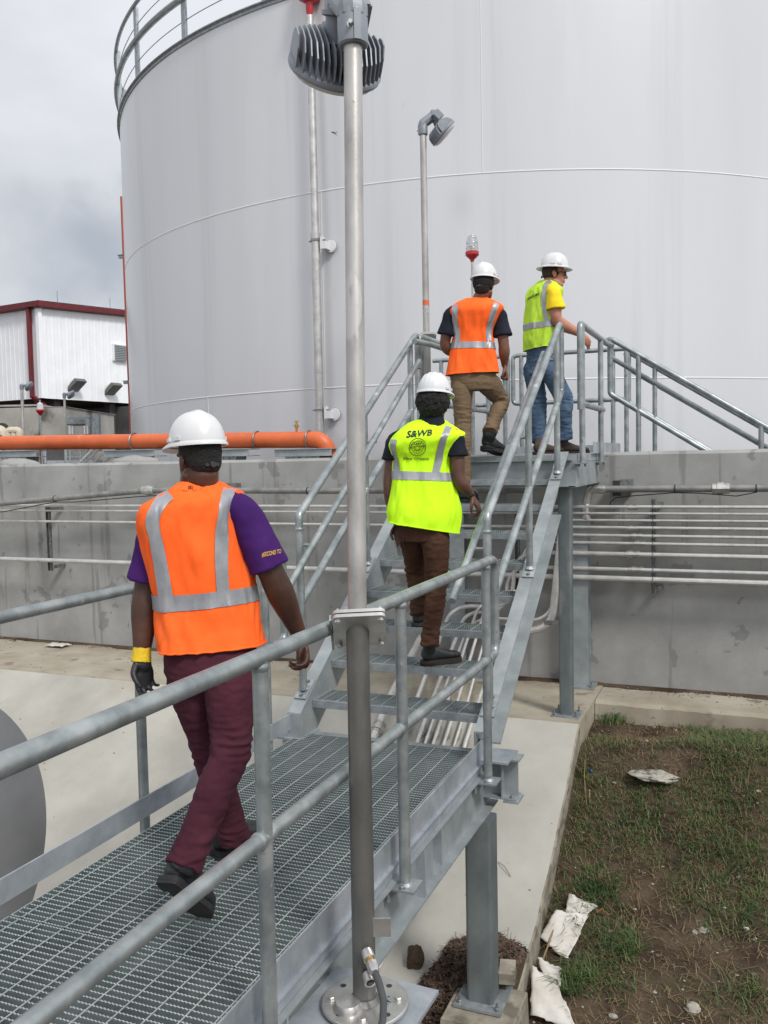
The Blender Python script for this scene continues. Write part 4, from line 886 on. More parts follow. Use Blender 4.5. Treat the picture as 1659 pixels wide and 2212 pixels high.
# plant equipment behind the wall
def pbox(u0, u1, v0, v1, d, th):
    p0, p1 = atd(u0, v1, d), atd(u1, v0, d); q = V((CR.x, CR.y, 0)).normalized(); wd = (p1-p0).dot(q)/2; c = V(((p0.x+p1.x)/2, (p0.y+p1.y)/2, (p0.z+p1.z)/2)); nrm = V((-q.y, q.x, 0))
    return MB().obox(c+nrm*th/2, q*wd, nrm*th/2, V((0, 0, abs(p1.z-p0.z)/2)))
b = pbox(-260, 83, 880, 1010, 24, 6); b.join(pbox(-262, 84.5, 877, 880, 23.95, 6.1)); tag(obj('concrete_tank', b, M['stainedc'], smooth=0), 'long stained concrete basin behind the wall at the far left', 'basin')
b = pbox(91, 141, 880, 1010, 22, 4); b.join(pbox(89.5, 142, 878, 880, 21.95, 4.1)); tag(obj('concrete_tank', b, M['stainedc'], smooth=0), 'square stained concrete box between the basin and the white building', 'basin')
o = thing('warning_beacon', 'tiny beacon with a red bottom on the corner of the stained concrete box', 'beacon', far(87, 890, 21.8)); p = far(87, 890, 21.8)
b = MB(); b.lathe(p+V((0, 0, -.10)), [(.01, 0), (.10, .12), (.10, .16)], 12); obj('base', b, M['red'], o); b = MB(); b.lathe(p+V((0, 0, .06)), [(.08, 0), (.07, .14), (.01, .18)], 12); obj('lens', b, M['lens'], o)
b = MB(); b.tube([p+V((0, 0, .3)), p+V((.0, 0, -2.2))], .02, 6); obj('pole', b, M['galv'], o)
for (u, v, d, vb, lab) in ((47, 838, 19, 1000, 'small light pole with head in front of the long stained basin'), (139, 856, 21, 900, 'small light pole standing at the stained concrete box')):
    p = far(u, v, d); pb_ = far(u+5*(vb-v)/160., vb, d); o = thing('light_pole', lab, 'light pole', pb_, 'small light poles behind the wall')
    b = MB(); b.tube([pb_, p], .032 if vb > 950 else .028, 10); obj('pole', b, M['pole'], o)
    b = MB(); b.lathe(p+V((0, 0, -.04)), [(.04, 0), (.045, .10), (.02, .13)], 10); b.tube([p+V((0, 0, .05)), p+CR*.10+V((0, 0, .05))], .035, 8); b.lathe(p+CR*.10+V((0, 0, .08)), [(.03, 0), (.11, .05), (.12, .09), (.06, .13)], 14, CR*.8-V((0, 0, .6))); obj('lamp_head', b, M['cast'], o, 30)
b = MB()
for seg in ([(-20, 984), (8, 984)], ): pass
b.tube(bend([far(-30, 930, 14), far(3, 930, 14), far(6, 945, 14)], .1), .09, 12); b.tube(bend([far(17, 945, 14), far(17, 930, 14), far(42, 930, 14), far(42, 945, 14)], .09), .06, 12); b.tube([far(30, 930, 14), far(30, 950, 14)], .05, 10)
tag(obj('cream_pipework', b, M['cream']), 'cream painted pipe loops above the orange pipe at the far left', 'pipework')
b = MB(); b.lathe(far(9, 927, 14.3), [(.10, 0), (.10, .05)], 16, (0, -1, 0)); tag(obj('pipe_opening', b, M['dark']), 'dark round pipe mouth beside the cream pipe loops', 'pipe')
o = thing('steel_portal', 'galvanised steel portal frame with pipework between the concrete box and tank', 'frame', far(180, 960, 18))
for args in ((203, 213, 893, 975, 18), (143, 195, 897, 903, 18), (186, 194, 905, 975, 18)):
    obj('member', pbox(*args, .15), M['galv'], o, 0)
obj('panel', pbox(146, 185, 905, 920, 18.3, .1), M['galv'], o, 0); obj('shelf', pbox(144, 186, 915, 918, 18, .4), M['bdark'], o, 0)
for u in (152, 158, 184, 190): b = MB(); b.tube([far(u, 920, 17.9), far(u, 938, 17.9)], .04, 8); obj('pipe', b, M['stain'], o)
o = thing('catwalk', 'distant galvanised catwalk with thin railings seen under the orange pipe', 'catwalk', far(150, 995, 17))
obj('frame', pbox(96, 200, 993, 1004, 17, .6), M['plate'], o, 0)
for u in (98, 141, 143, 151, 173, 184): b = MB(); b.tube([far(u, 970, 17), far(u+.5, 1000, 17)], .022, 6); obj('post', b, M['galv'], o)
for v in (972, 988): b = MB(); b.tube([far(143, v, 17), far(190, v, 17)], .018, 6); obj('rail', b, M['galv'], o)
for a, c_ in (((172, 1000), (206, 965)), ((184, 1000), (218, 965)), ((202, 1000), (222, 980)), ((222, 998), (236, 985)), ((228, 998), (240, 985)), ((250, 998), (260, 988))):
    b = MB(); b.tube([far(*a, 16.5), far(*c_, 16.5)], .022, 6); obj('stair_rail', b, M['stain'], o)
obj('base_slab', pbox(-100, 275, 1001, 1012, 15, 12), M['wallc'], o, 0)
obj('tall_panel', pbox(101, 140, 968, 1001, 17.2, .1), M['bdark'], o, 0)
# tree beyond
tp = V((A.x, A.y, 0))+dr*16+dl*1.0; tp = atd(281, 905, 62); tp.z = -.7
tree = thing('tree', 'green leafy tree seen through the gap between the building and the tank', 'tree', tp)
b = MB(); b.tube([tp, tp+V((0, 0, 2)), tp+V((.3, 0, 4.5))], [.25, .2, .08], 8); obj('trunk', b, M['bark'], tree)
b = MB()
for i in range(2600):
    a, r_, z_ = rnd.uniform(0, 6.28), rnd.random()**.5*3.0, rnd.uniform(0, 1); R__ = r_*math.sin(math.pi*(.12+.8*z_)); c = tp+V((R__*math.cos(a), R__*math.sin(a), .8+5*z_))
    if fn(c.x, c.y, c.z, .9) < -.12: continue
    d1 = V((rnd.gauss(0, 1), rnd.gauss(0, 1), rnd.gauss(0, 1))).normalized()*.17; d2 = d1.orthogonal().normalized()*.09; b.add([c-d1, c+d2, c+d1, c-d2], [(0, 1, 2, 3)])
obj('crown', b, M['foliage'], tree, 0)
# big coated pipe at the far left under the walkway
o = thing('coated_drum', 'large smooth grey drum beside the walkway at the left edge', 'drum', (-4.6, 3.2, -1.5))
q = V((-1, -.0, 0)).normalized(); c = V((-4.05, 3.20, -.52))
b = MB(); b.lathe(c, [(.001, 0), (.96, .0), (.99, .012), (1.0, .04), (1.0, 2.4)], 96, q); obj('shell', b, M['hull'], o, 40)

# ------------------------------------------------------------------ debris on the ground
def ground_pt(u, v, off=0):
    """point where a sight line meets the soil"""
    r = ray(u, v); t = 2.
    for i in range(4000):
        p = EYE+r*t
        if p.z < soil_z(p.x, p.y): break
        t += .005
    return V((p.x, p.y, soil_z(p.x, p.y)+off))
def slab_pt(u, v, off=0):
    r = ray(u, v); t = 2.
    for i in range(4000):
        p = EYE+r*t
        if p.z < slab_z(p.y): break
        t += .005
    return V((p.x, p.y, slab_z(p.y)+off))
grass = MB()
def blade(mb, p, h, w, lean, curl=.5):
    a = rnd.uniform(0, 6.28); d = V((math.cos(a), math.sin(a), 0)); s = V((-d.y, d.x, 0))*w
    p1 = p+d*lean*h*.4+V((0, 0, h*.6)); p2 = p+d*lean*h*(1+curl*.3)+V((0, 0, h*(1-.35*lean)))
    mb.add([p-s, p+s, p1+s*.7, p1-s*.7, p2], [(0, 1, 2, 3), (3, 2, 4)])
def dens(x, y): return fn(x, y, 4, 1.1)+.6*fn(x, y, 8, 2.9)+.25*min(1.5, max(-1, (x+.3)))*.6+(.22 if y > 6.3 else 0)
dry = MB(); cnt = 0
while cnt < 24000:
    x = rnd.uniform(PADX+.02, 1.7); y = rnd.uniform(2.9, 7.95)
    dd = dens(x, y)
    if rnd.random() > max(.03, min(1, .08+2.6*dd)): 
        if rnd.random() < .12: blade(dry, V((x, y, soil_z(x, y)+.004)), rnd.uniform(.03, .08), .0018, rnd.uniform(1.2, 2.2))
        continue
    cnt += 1; h = rnd.uniform(.022, .075)*(1+.7*max(0, dd))
    blade(grass, V((x, y, soil_z(x, y)-.004)), h, rnd.uniform(.0014, .0034), rnd.uniform(.4, 1.8))
    if rnd.random() < .30: blade(dry, V((x, y, soil_z(x, y)+.004)), rnd.uniform(.03, .10), .0019, rnd.uniform(.8, 2.0))
for (u, v, k, R__, H) in ((1395, 1690, 60, .05, .06), (1440, 1695, 60, .06, .06), (1245, 2120, 170, .13, .14), (1290, 1925, 260, .16, .10), (1400, 1770, 200, .22, .08), (1330, 1560, 160, .15, .12), (1560, 1900, 260, .3, .08), (1490, 1760, 200, .25, .07), (1600, 1980, 240, .28, .10), (1390, 1700, 120, .15, .07), (1350, 2050, 140, .12, .10), (1245, 1990, 60, .05, .09), (1480, 1540, 60, .04, .16), (1600, 2150, 150, .2, .1)):
    c = ground_pt(u, v)
    for i in range(k):
        a, r_ = rnd.uniform(0, 6.28), R__*rnd.random()**.7; x, y = c.x+r_*math.cos(a), c.y+r_*math.sin(a)
        if x < PADX+.01: continue
        blade(grass, V((x, y, soil_z(x, y)-.005)), H*rnd.uniform(.5, 1.1), rnd.uniform(.0025, .0045), rnd.uniform(.3, 1.3), 1)
g_ = obj('grass', grass, M['grass'], origin=(0, 6, -1), smooth=0, kind='stuff'); tag(g_, 'patchy short green grass growing on dark soil right of the concrete slope', 'grass')
for i in range(3800):
    x = rnd.uniform(PADX+.02, 1.5); y = rnd.uniform(3, 7.9); a = rnd.uniform(0, 3.14); L = rnd.uniform(.015, .06)*(1.8 if rnd.random() < .12 else 1); d = V((math.cos(a), math.sin(a), rnd.uniform(-.1, .2)))*L; p = V((x, y, soil_z(x, y)+.012)); s_ = V((0, 0, 1)).cross(d).normalized()*.0016
    dry.add([p-d-s_, p-d+s_, p+s_+V((0, 0, .01)), p-s_+V((0, 0, .01)), p+d+s_, p+d-s_], [(0, 1, 2, 3), (3, 2, 4, 5)])
tag(obj('straw', dry, M['dry'], origin=(0, 6, -1), smooth=0, kind='stuff'), 'dry straw and dead grass stems scattered over the soil', 'straw')
lv_ = MB()
def leafq(mb, p, s, flat=.4):
    n_ = V((rnd.gauss(0, flat), rnd.gauss(0, flat), 1)).normalized(); a = n_.orthogonal().normalized(); a.rotate(Matrix.Rotation(rnd.uniform(0, 6.28), 3, n_)); c_ = n_.cross(a)
    mb.add([p-a*s, p-c_*s*.4-a*.2*s+n_*s*.15, p+a*s+n_*.2*s, p+c_*s*.4+a*.1*s+n_*s*.15], [(0, 1, 2), (0, 2, 3)])
for i in range(650):
    x = rnd.uniform(PADX+.02, 1.5); y = rnd.uniform(3, 7.9)
    if fn(x, y, 11, 1.3) < -.05 and rnd.random() < .7: continue
    leafq(lv_, V((x, y, soil_z(x, y)+.01)), rnd.uniform(.006, .022))
# mound of leaves round the column
def moundh(x, y): return float(np.interp(math.hypot((x+1.48)/.9, y-5.02), [.02, .12, .22, .33, .44], [.22, .20, .14, .06, 0.]))
for i in range(9000):
    a, r_ = rnd.uniform(0, 6.28), 1.15*rnd.random()**.6; x, y = -1.49+r_*math.cos(a)*.40, 5.0+r_*math.sin(a)*.42
    if r_ > .95+.3*fn(a*1.3, 2, 0, 1.5): continue
    if i % 7 == 0 and x < PADX-.03: p_ = V((x, y, slab_z(y)+moundh(x, y)+.025)); d_ = V((rnd.gauss(0, 1), rnd.gauss(0, 1), rnd.gauss(0, .3))).normalized()*rnd.uniform(.02, .07); s_ = V((0, 0, 1)).cross(d_).normalized()*.0014; lv_.add([p_-d_-s_, p_-d_+s_, p_+d_+s_, p_+d_-s_], [(0, 1, 2, 3)])
    hh = .24*math.exp(-(((x+1.45)/.26)**2+((y-4.98)/.26)**2))
    if x > PADX-.005 or (abs(x+1.40) < .2 and y < 4.95): continue
    leafq(lv_, V((x, y, slab_z(y)+moundh(x, y)+rnd.uniform(.0, .03))), rnd.uniform(.010, .028), .8)
for i in range(2600):
    x = rnd.uniform(-2.3, -1.30); y = 4.62+rnd.gauss(0, .07)+.06*fn(x, 0, 0, 4); leafq(lv_, V((x, y, slab_z(y)+.012)), rnd.uniform(.006, .02), .5)
tag(obj('leaf_litter', lv_, M['leaf'], origin=(-1, 5, -1.5), smooth=0, kind='stuff'), 'brown leaf litter piled round the near column and scattered on the soil', 'leaves')
b = MB(); rg = []
for (R__, h) in ((.44, 0), (.33, .06), (.22, .14), (.12, .20), (.02, .22)):
    rg.append([(-1.48+R__*math.cos(a)*.9+.03*fn(a, h, 0, 3), 5.02+R__*math.sin(a), slab_z(5.02+R__*math.sin(a))+h-.01+.02*fn(a, h, 5, 4)) for a in [2*math.pi*k/28 for k in range(28)]])
rg = [[(min(p[0], PADX-.01), p[1], p[2]) for p in r] for r in rg]
b.loft(rg); tag(obj('soil_mound', b, M['soil'], smooth=60, kind='stuff'), 'dark mound of soil and rotting leaves at the foot of the near column', 'soil')
def rock(c, r, m, lab, cat='rock', group=None, name='rock', sq=(1, 1, .7), k=.35, fr=1.5):
    b = MB(); b.sphere((0, 0, 0), 1, 22, 14); c = V(c); sd_ = rnd.uniform(0, 50)
    for i, p in enumerate(b.v):
        q = 1+k*mnoise.noise(V(p)*fr+V((sd_, 0, 0)))+k*.35*mnoise.noise(V(p)*fr*3.5+V((sd_, 0, 0))); b.v[i] = (c.x+p[0]*r*q*sq[0], c.y+p[1]*r*q*sq[1], c.z+p[2]*r*q*sq[2])
    o = obj(name, b, m, smooth=35); tag(o, lab, cat, group); return o
rock(ground_pt(1418, 1672, -.01), .17, M['stone'], 'large pale lump of concrete half buried in the grass', sq=(1.0, .85, .17), k=.45, fr=1.7)
rock(ground_pt(1520, 1565, .0), .07, M['stone'], 'pale broken rock in the grass near the wall ledge', sq=(1.1, .8, .5))
rock(ground_pt(1497, 2180, .0), .05, M['stone'], 'rough pale rock near the bottom right corner', sq=(1, .9, .6))
rock(ground_pt(1520, 2010, .0), .032, M['stone'], 'small smooth pale stone on the soil at the lower right', sq=(1, .9, .6))
rock(ground_pt(1502, 2014, .0), .022, M['stone'], 'smallest pale stone touching the smooth one at the lower right', sq=(1, .9, .6))
rock(ground_pt(1612, 2007, .0), .018, M['fabric'], 'bright white pebble in the grass near the right edge', sq=(1, .9, .6))
rock(ground_pt(1325, 2195, .0), .022, M['stone'], 'cream pebble at the bottom edge right of the white sheet', sq=(1.3, .9, .5))
rock(ground_pt(1418, 1670, .0)+V((.6, .35, 0)), .07, M['stone'], 'flat pale stone in dry grass by the right edge', sq=(1.5, .9, .3), k=.7, fr=2.2)
p = slab_pt(1078, 2085); rock(slab_pt(897, 2085)+V((0, 0, .05)), .075, M['soil'], 'dark round clod of earth on the concrete slope left of the near column', sq=(.75, .85, 1))
for i in range(240):
    pass
peb = MB()
for i in range(420):
    x = rnd.uniform(PADX+.03, 1.5); y = rnd.uniform(3, 7.9); s_ = rnd.uniform(.003, .010)*(1 if rnd.random() < .9 else 1.8); peb.sphere((x, y, soil_z(x, y)+s_*.3), (s_*rnd.uniform(.8, 1.5), s_, s_*.6), 6, 4)
for i in range(70):
    x = rnd.uniform(-1.2, .6); y = rnd.uniform(8.1, 8.45); s_ = rnd.uniform(.003, .011); peb.sphere((x, y, ZPAD+.006+s_*.4), (s_*1.3, s_, s_*.6), 6, 4)
tag(obj('pebbles', peb, M['stone'], origin=(0, 6, -1), smooth=60, kind='stuff'), 'tiny pale pebbles and shell bits scattered over soil and ledge', 'pebbles')
dirt = MB()
for i in range(1500):
    x = rnd.uniform(-9, 1.5); y = 8.50-abs(rnd.gauss(0, .08))*(1+fn(x, 0, 0, 2)); s_ = rnd.uniform(.0015, .006); dirt.sphere((x, y, ZPAD+.012), (s_*1.6, s_, s_*.5), 5, 3)
for i in range(160):
    x = rnd.uniform(-9, PADX-.05); y = rnd.uniform(4.0, 8.1); s_ = rnd.uniform(.003, .008); dirt.sphere((x, y, slab_z(y)+(.013 if y > 7.2 else .002)), (s_*1.6, s_, s_*.5), 5, 3)
tag(obj('dirt_crumbs', dirt, M['soil'], origin=(-2, 8, -.6), smooth=0, kind='stuff'), 'dark dirt crumbs gathered along the foot of the wall', 'dirt')
b = MB(); vs = []; xx_ = [-12+.06*i for i in range(260)]
for x in xx_:
    w_ = .06+.05*fn(x, 0, 0, 1.7)+.03*fn(x, 3, 0, 7)+.015*fn(x, 5, 0, 19); z0 = ZPAD+(.0125 if x < PADX else .0065)
    vs += [(x, YW-.0, z0+.018), (x, YW-.3*w_, z0+.010), (x, YW-max(.02, w_)*1.3, z0)]
b.add(vs, [(3*i+k, 3*i+k+1, 3*i+k+4, 3*i+k+3) for i in range(len(xx_)-1) for k in (0, 1)])
tag(obj('dirt_band', b, M['soil'], smooth=60, kind='stuff'), 'dark strip of dirt washed up along the foot of the concrete wall', 'dirt')
o = thing('paver', 'small grey paving block lying on the leaf mound beside the near column', 'block', (-1.30, 4.86, -1.42))
b = MB(); b.obox((-1.305, 4.92, -1.40), V((.045, .01, 0)), V((-.01, .06, .01)), V((0, -.005, .035))); obj('block', b, M['edgec'], o, 0)
def sheet(pts_uv, lab, bumps, hoff=.05, pull=0):
    """crumpled flat sheet spanned between surveyed ground points"""
    cs = [ground_pt(u, v, h) for u, v, h in pts_uv]; b = MB(); n_ = 14; vs = []
    for i in range(n_+1):
        for j in range(n_+1):
            s_, t_ = i/n_, j/n_; p = cs[0]*(1-s_)*(1-t_)+cs[1]*s_*(1-t_)+cs[2]*s_*t_+cs[3]*(1-s_)*t_
            jag = .012*fn(i*.9, j*.9, 3, 1) if i in (0, n_) or j in (0, n_) else 0
            vs.append(p+V((jag, jag, bumps*fn(s_*3, t_*3, cs[0].x*9, 1)+bumps*.35*math.sin(s_*5+1)+.004*fn(i, j, 1, 1))))
    b.add(vs, [(i*(n_+1)+j, (i+1)*(n_+1)+j, (i+1)*(n_+1)+j+1, i*(n_+1)+j+1) for i in range(n_) for j in range(n_)])
    o = obj('fabric_scrap', b, M['fabric'], smooth=50); md = o.modifiers.new('thick', 'SOLIDIFY'); md.thickness = .004; tag(o, lab, 'sheet', 'white sheets on the soil'); return o
sheet([(1165, 2046, .06), (1226, 2082, .03), (1272, 1992, .06), (1200, 2000, .10)], 'white crumpled sheet lying in the middle of the soil edge', .012)
sheet([(1218, 2003, .04), (1255, 1998, .04), (1292, 1965, .03), (1228, 1952, .07)], 'dirty tan upper piece of white sheet beside the concrete slope', .014)
sheet([(1146, 2216, .06), (1250, 2230, .02), (1200, 2140, .05), (1149, 2122, .11)], 'large clean white sheet at the bottom edge beside the slope', .016)
sheet([(1180, 2140, .02), (1208, 2160, .02), (1213, 2108, .06), (1160, 2100, .10)], 'muddy folded sheet above the large white sheet at the bottom', .015)
b = MB(); p = ground_pt(1277, 1669, .015); b.sphere(p, .013, 10, 8); tag(obj('bottle_cap', b, mat('blue_plastic', (.02, .12, .42), .4)), 'small bright blue plastic bit by the slope edge', 'cap')
b = MB(); pts = [ground_pt(1170, 2098, .05), ground_pt(1200, 2020, .07), ground_pt(1232, 1965, .04)]; b.tube(bend(pts, .1, 4), .006, 6); tag(obj('twig', b, M['dry']), 'long grey twig between the white sheets and the slope', 'twig')
b = MB(); pts = [ground_pt(1264, 1650, .03), ground_pt(1262, 1690, .05), ground_pt(1267, 1745, .03)]; b.tube(bend(pts, .1, 4), .004, 6); tag(obj('twig', b, M['dry']), 'thin pale stem standing along the slope edge by the blue bit', 'twig')
b = MB(); pts = [ground_pt(1273, 1712, .02), ground_pt(1274, 1745, .03)]; b.tube(pts, .008, 6); tag(obj('twig', b, M['dry']), 'short thick broken twig in the grass below the blue bit', 'twig')
b = MB(); pts = [ground_pt(1288, 1984, .04), ground_pt(1300, 1980, .05), ground_pt(1316, 1984, .02)]; b.tube(pts, .005, 6); tag(obj('twig', b, mat('rusty_twig', (.30, .09, .04), .8)), 'short rust coloured twig touching the tan sheet', 'twig')
b = MB(); p0 = slab_pt(1077, 1866, .01); p1 = slab_pt(1103, 1897, .01); b.tube([p0, (p0+p1)/2+V((0, 0, .02)), p1], .003, 5); tag(obj('twig', b, M['dry']), 'curved twig on the bare slope right of the near column', 'twig')
p = atp(125, 1394, 'z', ZPAD+.03); b = MB(); vs = []
for i in range(9):
    for j in range(6): vs.append(p+V(((i-4)*.035, (j-2.5)*.035, .018*fn(i, j, 2, .6)+.012)))
b.add(vs, [(i*6+j, (i+1)*6+j, (i+1)*6+j+1, i*6+j+1) for i in range(8) for j in range(5)]); tag(obj('paper_scrap', b, M['fabric'], smooth=60), 'small white scrap on the pad at the foot of the wall, left', 'litter')
b = MB()
for k in range(40):
    a = rnd.uniform(0, 6.28); r_ = rnd.uniform(0, .12); p = atp(30, 1384, 'z', ZPAD+.02)+V((r_*math.cos(a)*1.6, r_*math.sin(a), 0)); leafq(b, p+V((0, 0, rnd.uniform(0, .04))), .02, .8)
tag(obj('leaf_heap', b, M['leaf'], smooth=0, kind='stuff'), 'small heap of debris against the wall at the left edge', 'leaves')

# ================================================================== people
def catmull(P, k):
    P = [np.array(p, float) for p in P]; Q = [2*P[0]-P[1]]+P+[2*P[-1]-P[-2]]; o = []
    for i in range(1, len(Q)-2):
        for j in range(k):
            t = j/k; a, b_, c, d = Q[i-1], Q[i], Q[i+1], Q[i+2]
            o.append(.5*((2*b_)+(-a+c)*t+(2*a-5*b_+4*c-d)*t*t+(-a+3*b_-3*c+d)*t**3))
    o.append(P[-1]); return o
def limb(pts, rad, k=5, n=18, flat=None, ref=None):
    """tapering round limb through joints; flat=(factor) squashes along ref"""
    C = catmull([(*p, r) for p, r in zip(pts, rad)], k); P = [V(c[:3]) for c in C]; Rr = [max(.003, c[3]) for c in C]
    mb = MB(); t0 = (P[1]-P[0]).normalized(); a = (V(ref)-t0*V(ref).dot(t0)).normalized() if ref is not None else t0.orthogonal().normalized(); rings = []
    def ring(p, t, a, r): b_ = t.cross(a); return [p+a*(r*(flat or 1)*math.cos(2*math.pi*j/n))+b_*(r*math.sin(2*math.pi*j/n)) for j in range(n)]
    for i in range(len(P)):
        t = t0 if i == 0 else ((P[i]-P[i-1]).normalized() if i == len(P)-1 else (P[i+1]-P[i-1]).normalized())
        a = (a-t*a.dot(t)).normalized()
        if i == 0:
            for h, q in ((.95, .25), (.7, .7), (.35, .93)): rings.append(ring(P[0]-t*Rr[0]*h, t, a, Rr[0]*q))
        rings.append(ring(P[i], t, a, Rr[i]))
        if i == len(P)-1:
            for h, q in ((.35, .93), (.7, .7), (.95, .25)): rings.append(ring(P[i]+t*Rr[i]*h, t, a, Rr[i]*q))
    return mb.loft(rings)
def ell(c, ax, ay, az, n=18, m=10):
    mb = MB(); c = V(c); rings = []
    for i in range(m+1):
        t = .05+(math.pi-.1)*(1-i/m)
        rings.append([c+ax*(math.sin(t)*math.cos(2*math.pi*j/n))+ay*(math.sin(t)*math.sin(2*math.pi*j/n))+az*math.cos(t) for j in range(n)])
    return mb.loft(rings)
def blob(name, parts, vox, m, parent, smooth=4, disp=None, sf=.5):
    """fuse overlapping closed pieces into one continuous surface"""
    mb = MB()
    for p in parts: mb.join(p)
    me = bpy.data.meshes.new('tmp'); me.from_pydata(mb.v, [], mb.f); me.update()
    bm = bmesh.new(); bm.from_mesh(me); bmesh.ops.recalc_face_normals(bm, faces=bm.faces); bm.to_mesh(me); bm.free()
    o = bpy.data.objects.new('tmp', me); sc.collection.objects.link(o)
    r = o.modifiers.new('r', 'REMESH'); r.mode = 'VOXEL'; r.voxel_size = vox
    if smooth: s_ = o.modifiers.new('s', 'SMOOTH'); s_.factor = sf; s_.iterations = smooth
    dg = bpy.context.evaluated_depsgraph_get(); ev = bpy.data.meshes.new_from_object(o.evaluated_get(dg)); bpy.data.objects.remove(o)
    if disp:
        nrm = [v.normal.copy() for v in ev.vertices]; cs = [v.co.copy() for v in ev.vertices]
        for v, n_, c in zip(ev.vertices, nrm, cs): v.co = c+n_*disp(c)
    off = root_off(parent); ev.transform(Matrix.Translation(-off)); ev.update(); ev.materials.clear(); ev.materials.append(m); ev.shade_smooth()
    ev.name = name; q = bpy.data.objects.new(name, ev); sc.collection.objects.link(q); q.parent = parent; return q
def hand(wr, dr, pn, side, s=1.0, curl=.5, th=.5, spread=.1):
    """wr wrist, dr direction of the hand, pn palm normal (the way the palm faces), side +1 thumb towards dr x pn"""
    d = V(dr).normalized(); pn = V(pn); pn = (pn-d*pn.dot(d)).normalized(); w_ = d.cross(pn)*side; o = []
    P = lambda a, b_, c=0: wr+d*(a*s)+w_*(b_*s)+pn*(c*s)
    o.append(limb([P(-.02, 0), P(.03, .0), P(.06, .0), P(.088, .0)], [.024*s, .036*s, .042*s, .038*s], flat=.42, ref=pn))
    for k, (x, L, r) in enumerate(((.030, .072, .0088), (.010, .080, .009), (-.011, .075, .0086), (-.030, .060, .0076))):
        q = P(.085-.006*abs(k-1), x); a = d.copy(); pts = [q-d*.02*s, q]; rs_ = [r*s, r*s]; c_ = curl*(1+.12*k)
        for j, f in enumerate((.44, .31, .25)):
            ang_ = c_*(.55, 1.0, .7)[j]; ax = w_*1.0
            a = (a*math.cos(ang_)+pn*math.sin(ang_)-0*a).normalized() if False else (Matrix.Rotation(ang_, 3, d.cross(pn)) @ a)
            q = q+(a+w_*spread*(1.5-k)*.25).normalized()*L*f*s; pts.append(q.copy()); rs_.append(r*s*(1-.09*(j+1)))
        o.append(limb(pts, rs_, k=4, n=10))
    t0 = P(.018, .028, .006); o.append(limb([t0, P(.045, .05, .012+.015*th), P(.07, .058-.01*th, .02+.03*th), P(.092, .056-.022*th, .024+.04*th)], [.014*s, .0125*s, .0105*s, .009*s], k=4, n=10))
    return o
def skinmat(name, c1, c2): 
    m = mat(name, c1, .5, 0, c2, 9, 5, bump=.06, bscale=300, spec=.4); m.node_tree.nodes['Principled BSDF'].inputs['Subsurface Weight'].default_value = .05; return m
def cloth(name, c1, c2, bs=500, b=.15, r=.9, wr=(.8, 4.5, (1.5, 1.5, .8), .016), **k): return mat(name, c1, r, 0, c2, 6, 5, bump=b, bscale=bs, spec=.2, wrinkle=wr, **k)
M['tape'] = mat('reflective_tape', (.27, .28, .30), .42, .3, (.35, .36, .38), 12, 4, bump=.05, bscale=60, wrinkle=(1., 6, (2.2, 2.2, .35), .02))
M['ink'] = mat('black_print', (.012, .012, .014), .7)
M['hat'] = mat('white_hard_hat', (.62, .63, .64), .25, 0, (.57, .575, .58), 5, 6, spec=.5, spots=[((.42, .41, .39), 22, .68, .05, (1, 1, 1), .5)])
M['hair'] = mat('black_hair', (.004, .0035, .0035), .85, 0, (.010, .009, .008), 60, 5, bump=.8, bscale=160)
M['shoeb'] = mat('black_leather', (.010, .011, .013), .5, 0, (.022, .023, .026), 9, bump=.15, bscale=90)
M['sole'] = mat('black_rubber', (.008, .008, .009), .75, 0, (.018, .018, .018), 20, bump=.3, bscale=60)
M['eye'] = mat('eye', (.5, .48, .45), .2)

